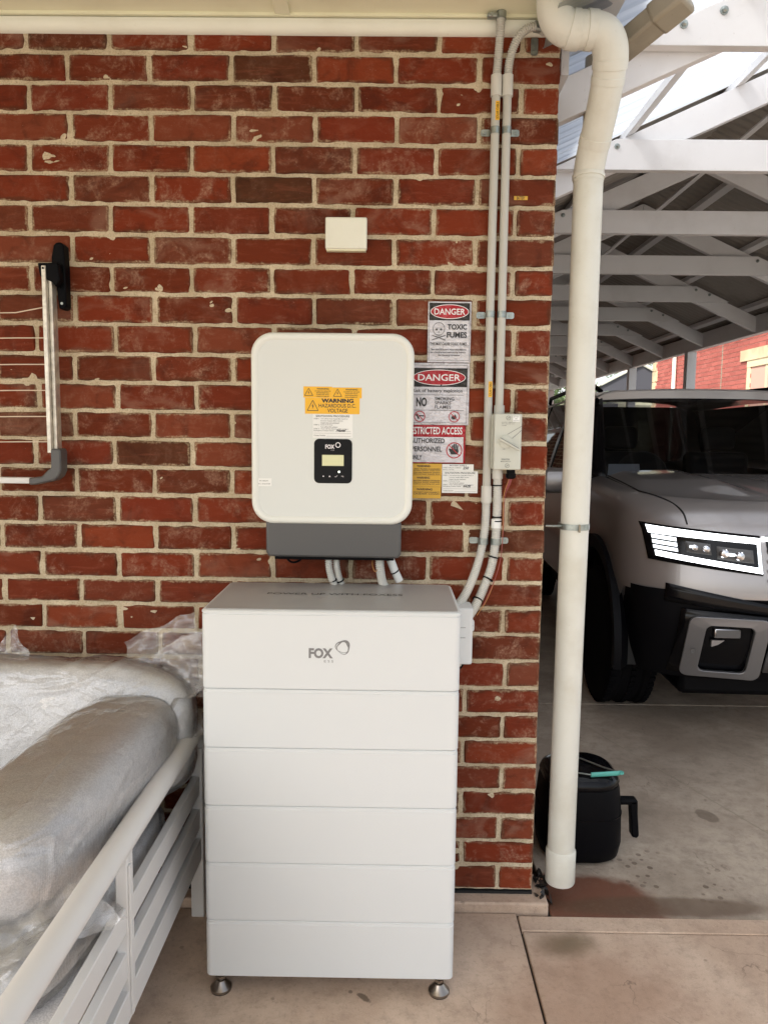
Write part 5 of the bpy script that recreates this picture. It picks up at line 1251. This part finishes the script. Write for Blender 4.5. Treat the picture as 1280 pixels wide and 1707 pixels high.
for wy in (.81, 3.68):
    for sgn in (-1, 1):
        # arch trim
        mb = MB(); A = [R(a) for a in range(-6, 187, 6)]; vs = []
        for a in A:
            for r_a, xx in ((.485, .900), (.485, .985), (.560, .992), (.560, .955)): vs.append((sgn*xx, wy-math.cos(a)*r_a, .40+math.sin(a)*r_a))
        n4 = len(A); fs_ = [(i*4+j, i*4+(j+1) % 4, (i+1)*4+(j+1) % 4, (i+1)*4+j) for i in range(n4-1) for j in range(4)]+[(0, 1, 2, 3), tuple((n4-1)*4+j for j in (3, 2, 1, 0))]
        mb.add(vs, fs_); mb.obj('arch_trim', 'cladding', car, smooth=40)
        mb = MB(); vs = []
        for a in A:
            for xx in (.60, .93): vs.append((sgn*xx, wy-math.cos(a)*.49, .40+math.sin(a)*.49))
        mb.add(vs, [(i*2, i*2+1, i*2+3, i*2+2) for i in range(n4-1)]); mb.obj('wheel_well', 'blackm', car)
        # wheel
        wh = empty('wheel'); wh.parent = car; wh.location = (sgn*.835, wy, .39)
        prof_t = [(.245, -.125), (.300, -.134), (.350, -.132), (.378, -.118), (.388, -.100)]
        xg = [-.100, -.066, -.064, -.052, -.050, -.018, -.016, -.004, -.002]
        for i, q in enumerate(xg[1:]): prof_t.append((.390 if (i // 2) % 2 == 0 else .379, q))
        prof_t += [(.390, .002)]+[(r_, -h_) for r_, h_ in reversed(prof_t[5:])]+[(.388, .100), (.378, .118), (.350, .132), (.300, .134), (.245, .125)]
        MB().lathe(prof_t, (0, 0, 0), 72, 'x').obj('tyre', 'rubber', wh, smooth=25)
        tm = MB()
        for i in range(60):
            a = 2*math.pi*i/60
            for xs_, wd_ in ((-.105, .030), (.105, .030), (0, .022)):
                c_ = Vector((xs_, math.cos(a)*.391, math.sin(a)*.391)); tt = Vector((0, -math.sin(a), math.cos(a))); nn_ = Vector((0, math.cos(a), math.sin(a)))
                vs = [c_+Vector((dx*wd_/2, 0, 0))+tt*(dt*.013)+nn_*dn for dn in (-.012, .004) for dx, dt in ((-1, -1), (1, -1), (1, 1), (-1, 1))]
                tm.add(vs, [(0, 3, 2, 1), (4, 5, 6, 7), (0, 1, 5, 4), (1, 2, 6, 5), (2, 3, 7, 6), (3, 0, 4, 7)])
        tag(tm.obj('tread_block', 'rubber', wh, smooth=0), kind='stuff')
        rm = MB(); rm.lathe([(.246, -.10*sgn*-1), (.252, .118*sgn), (.236, .122*sgn), (.228, .10*sgn), (.228, -.02*sgn)], (0, 0, 0), 40, 'x')
        for i in range(6):
            a = 2*math.pi*i/6
            for da in (-.12, .12):
                p0 = Vector((sgn*.085, math.cos(a+da*.3)*.03, math.sin(a+da*.3)*.03)); p1 = Vector((sgn*.112, math.cos(a+da)*.236, math.sin(a+da)*.236)); rm.tube([p0, p1], .013, 6)
        rm.lathe([(.05, .06*sgn), (.05, .098*sgn), (.03, .108*sgn), (0, .108*sgn)], (0, 0, 0), 18, 'x')
        rm.obj('rim', 'rim', wh, smooth=40)

# ================================================================= BEYOND THE CARPORT
nh = thing('neighbour_house', 'sunlit bright red brick house seen beyond the carport posts', 'house')
XN = 7.5; me = MB().box((0, -.115, -.036), (.05, .115, .036)).obj('brick', 'nbrick', mesh_only=True, smooth=0)
far = MB(); nb = 0; rg = random.Random(5)
for r in range(0, 50):
    z = .05+r*.086; y = 8.6+(.12 if r % 2 else 0)
    while y < 16.25:
        inwin = 10.2 < y < 11.45 and 1.3 < z < 2.83
        if not inwin:
            if 2.40 < z < 3.35 and 10.2 < y < 16.2 and nb < 290:
                o = bpy.data.objects.new('brick', me); COL.objects.link(o); o.parent = nh; o.location = (XN-rg.uniform(0, .004), y, z); nb += 1
            else: far.box((XN, y-.115, z-.036), (XN+.05, y+.115, z+.036))
        y += .24
tag(far.obj('brickwork', 'nbrick', nh, smooth=0), kind='stuff')
MB().box((XN+.008, 8.5, 0), (XN+6, 16.32, 4.35)).obj('mortar', simple('pale mortar', (.62, .36, .28, 1), .9), nh)
q = MB()
for r in range(0, 17): MB().box((XN-.02, 16.12 if r % 2 else 16.24, .01+r*.258), (XN+.2, 16.45, .01+r*.258+.25)).obj('quoin', 'sand', nh, bevel=.01)
wf = empty('window'); wf.parent = nh
for a, b in (((XN-.015, 10.12, 2.78), (XN+.06, 11.50, 2.90)), ((XN-.015, 10.12, 1.25), (XN+.06, 11.50, 1.33)), ((XN-.01, 10.12, 1.33), (XN+.06, 10.24, 2.78)), ((XN-.01, 11.38, 1.33), (XN+.06, 11.50, 2.78)), ((XN, 10.78, 1.33), (XN+.05, 10.84, 2.78))):
    MB().box(a, b).obj('frame', 'winframe', wf)
MB().box((XN+.03, 10.24, 1.33), (XN+.035, 11.38, 2.78)).obj('pane', 'blackg', wf)
MB().box((XN-.03, 10.10, 2.901), (XN+.05, 11.75, 3.10)).obj('lintel', 'sand', wf)
MB().tube([(XN-.06, 14.9, 0), (XN-.06, 14.9, 4.25)], .045, 12).obj('drainpipe', 'trimw', nh)
MB().box((XN-.008, 12.55, 0), (XN+.01, 12.58, 4.3)).obj('expansion_joint', 'gutter', nh)
MB().prism([(XN-.5, 4.30), (XN+3, 5.7), (XN+6.5, 4.3)], 'y', 8.1, 16.8).obj('roof', 'nroof', nh)
MB().box((XN-.62, 8.1, 4.22), (XN-.50, 16.8, 4.34)).obj('gutter', 'trimw', nh)

fh = thing('distant_house', 'far house with pale metal roof and dark gable behind the carport', 'house')
MB().box((5.4, 26, 0), (12.5, 33, 2.95)).obj('wall', 'cream', fh)
MB().prism([(25.2, 2.95), (29.5, 4.7), (33.8, 2.95)], 'x', 5.0, 9.4).obj('roof', 'nroof', fh)
MB().prism([(7.9, 2.96), (10.1, 4.1), (12.3, 2.96)], 'y', 25.3, 25.5).obj('gable', 'darkwall', fh)
MB().tube([(7.8, 25.25, 2.95), (10.1, 25.25, 4.15), (12.4, 25.25, 2.95)], .07, 6).obj('barge_board', 'trimw', fh)
MB().box((5.0, 25.05, 2.86), (9.4, 25.2, 2.98)).obj('gutter', 'trimw', fh)
MB().box((8.3, 25.25, 1.0), (9.3, 25.99, 2.85)).obj('porch_screen', 'darkwall', fh)
for xx in (6.2, 7.6): MB().box((xx, 25.95, 1.0), (xx+.9, 25.98, 2.3)).obj('window', 'blackg', fh)

def tree(label, c, h, rad, seed, n=2600):
    t = thing('leafy_tree', label, 'tree', 'trees beyond the carport'); rg = random.Random(seed)
    tr_ = MB(); tr_.tube([(c[0], c[1], 0), (c[0]+.1, c[1], h*.35), (c[0]-.1, c[1]+.1, h*.6)], [.18, .13, .07], 8)
    for i in range(6):
        a = rg.uniform(0, 6.28); tr_.tube([(c[0], c[1], h*.35), (c[0]+math.cos(a)*rad*.5, c[1]+math.sin(a)*rad*.5, h*.62), (c[0]+math.cos(a)*rad*.8, c[1]+math.sin(a)*rad*.8, h*.78)], [.07, .04, .02], 6)
    tr_.obj('trunk', 'bark', t)
    cl = [Vector((c[0]+rg.uniform(-1, 1)*rad*.75, c[1]+rg.uniform(-1, 1)*rad*.75, h*.62+rg.uniform(-1, 1)*h*.26)) for _ in range(16)]
    mb = MB()
    for i in range(n):
        q = rg.choice(cl)+Vector((rg.gauss(0, 1), rg.gauss(0, 1), rg.gauss(0, .8)))*rad*.19
        a = Vector((rg.uniform(-1, 1), rg.uniform(-1, 1), rg.uniform(-1, 1))).normalized(); b = a.orthogonal().normalized(); s_ = rg.uniform(.05, .11)
        mb.add([q, q+a*s_+b*s_*.4, q+a*s_*2, q+a*s_-b*s_*.4], [(0, 1, 2, 3)])
    mb.obj('crown', 'leaf', t, smooth=0, fix=False)
tree('leafy tree above the pale metal roof beyond the carport', (12.2, 34.5, 0), 6.2, 2.0, 2)
tree('low leafy tree glimpsed between wall corner and downpipe', (4.9, 17.0, 0), 3.6, 1.5, 3)
tree('leafy tree behind the far house, nearer the wall corner', (5.2, 24.0, 0), 4.4, 1.6, 4)
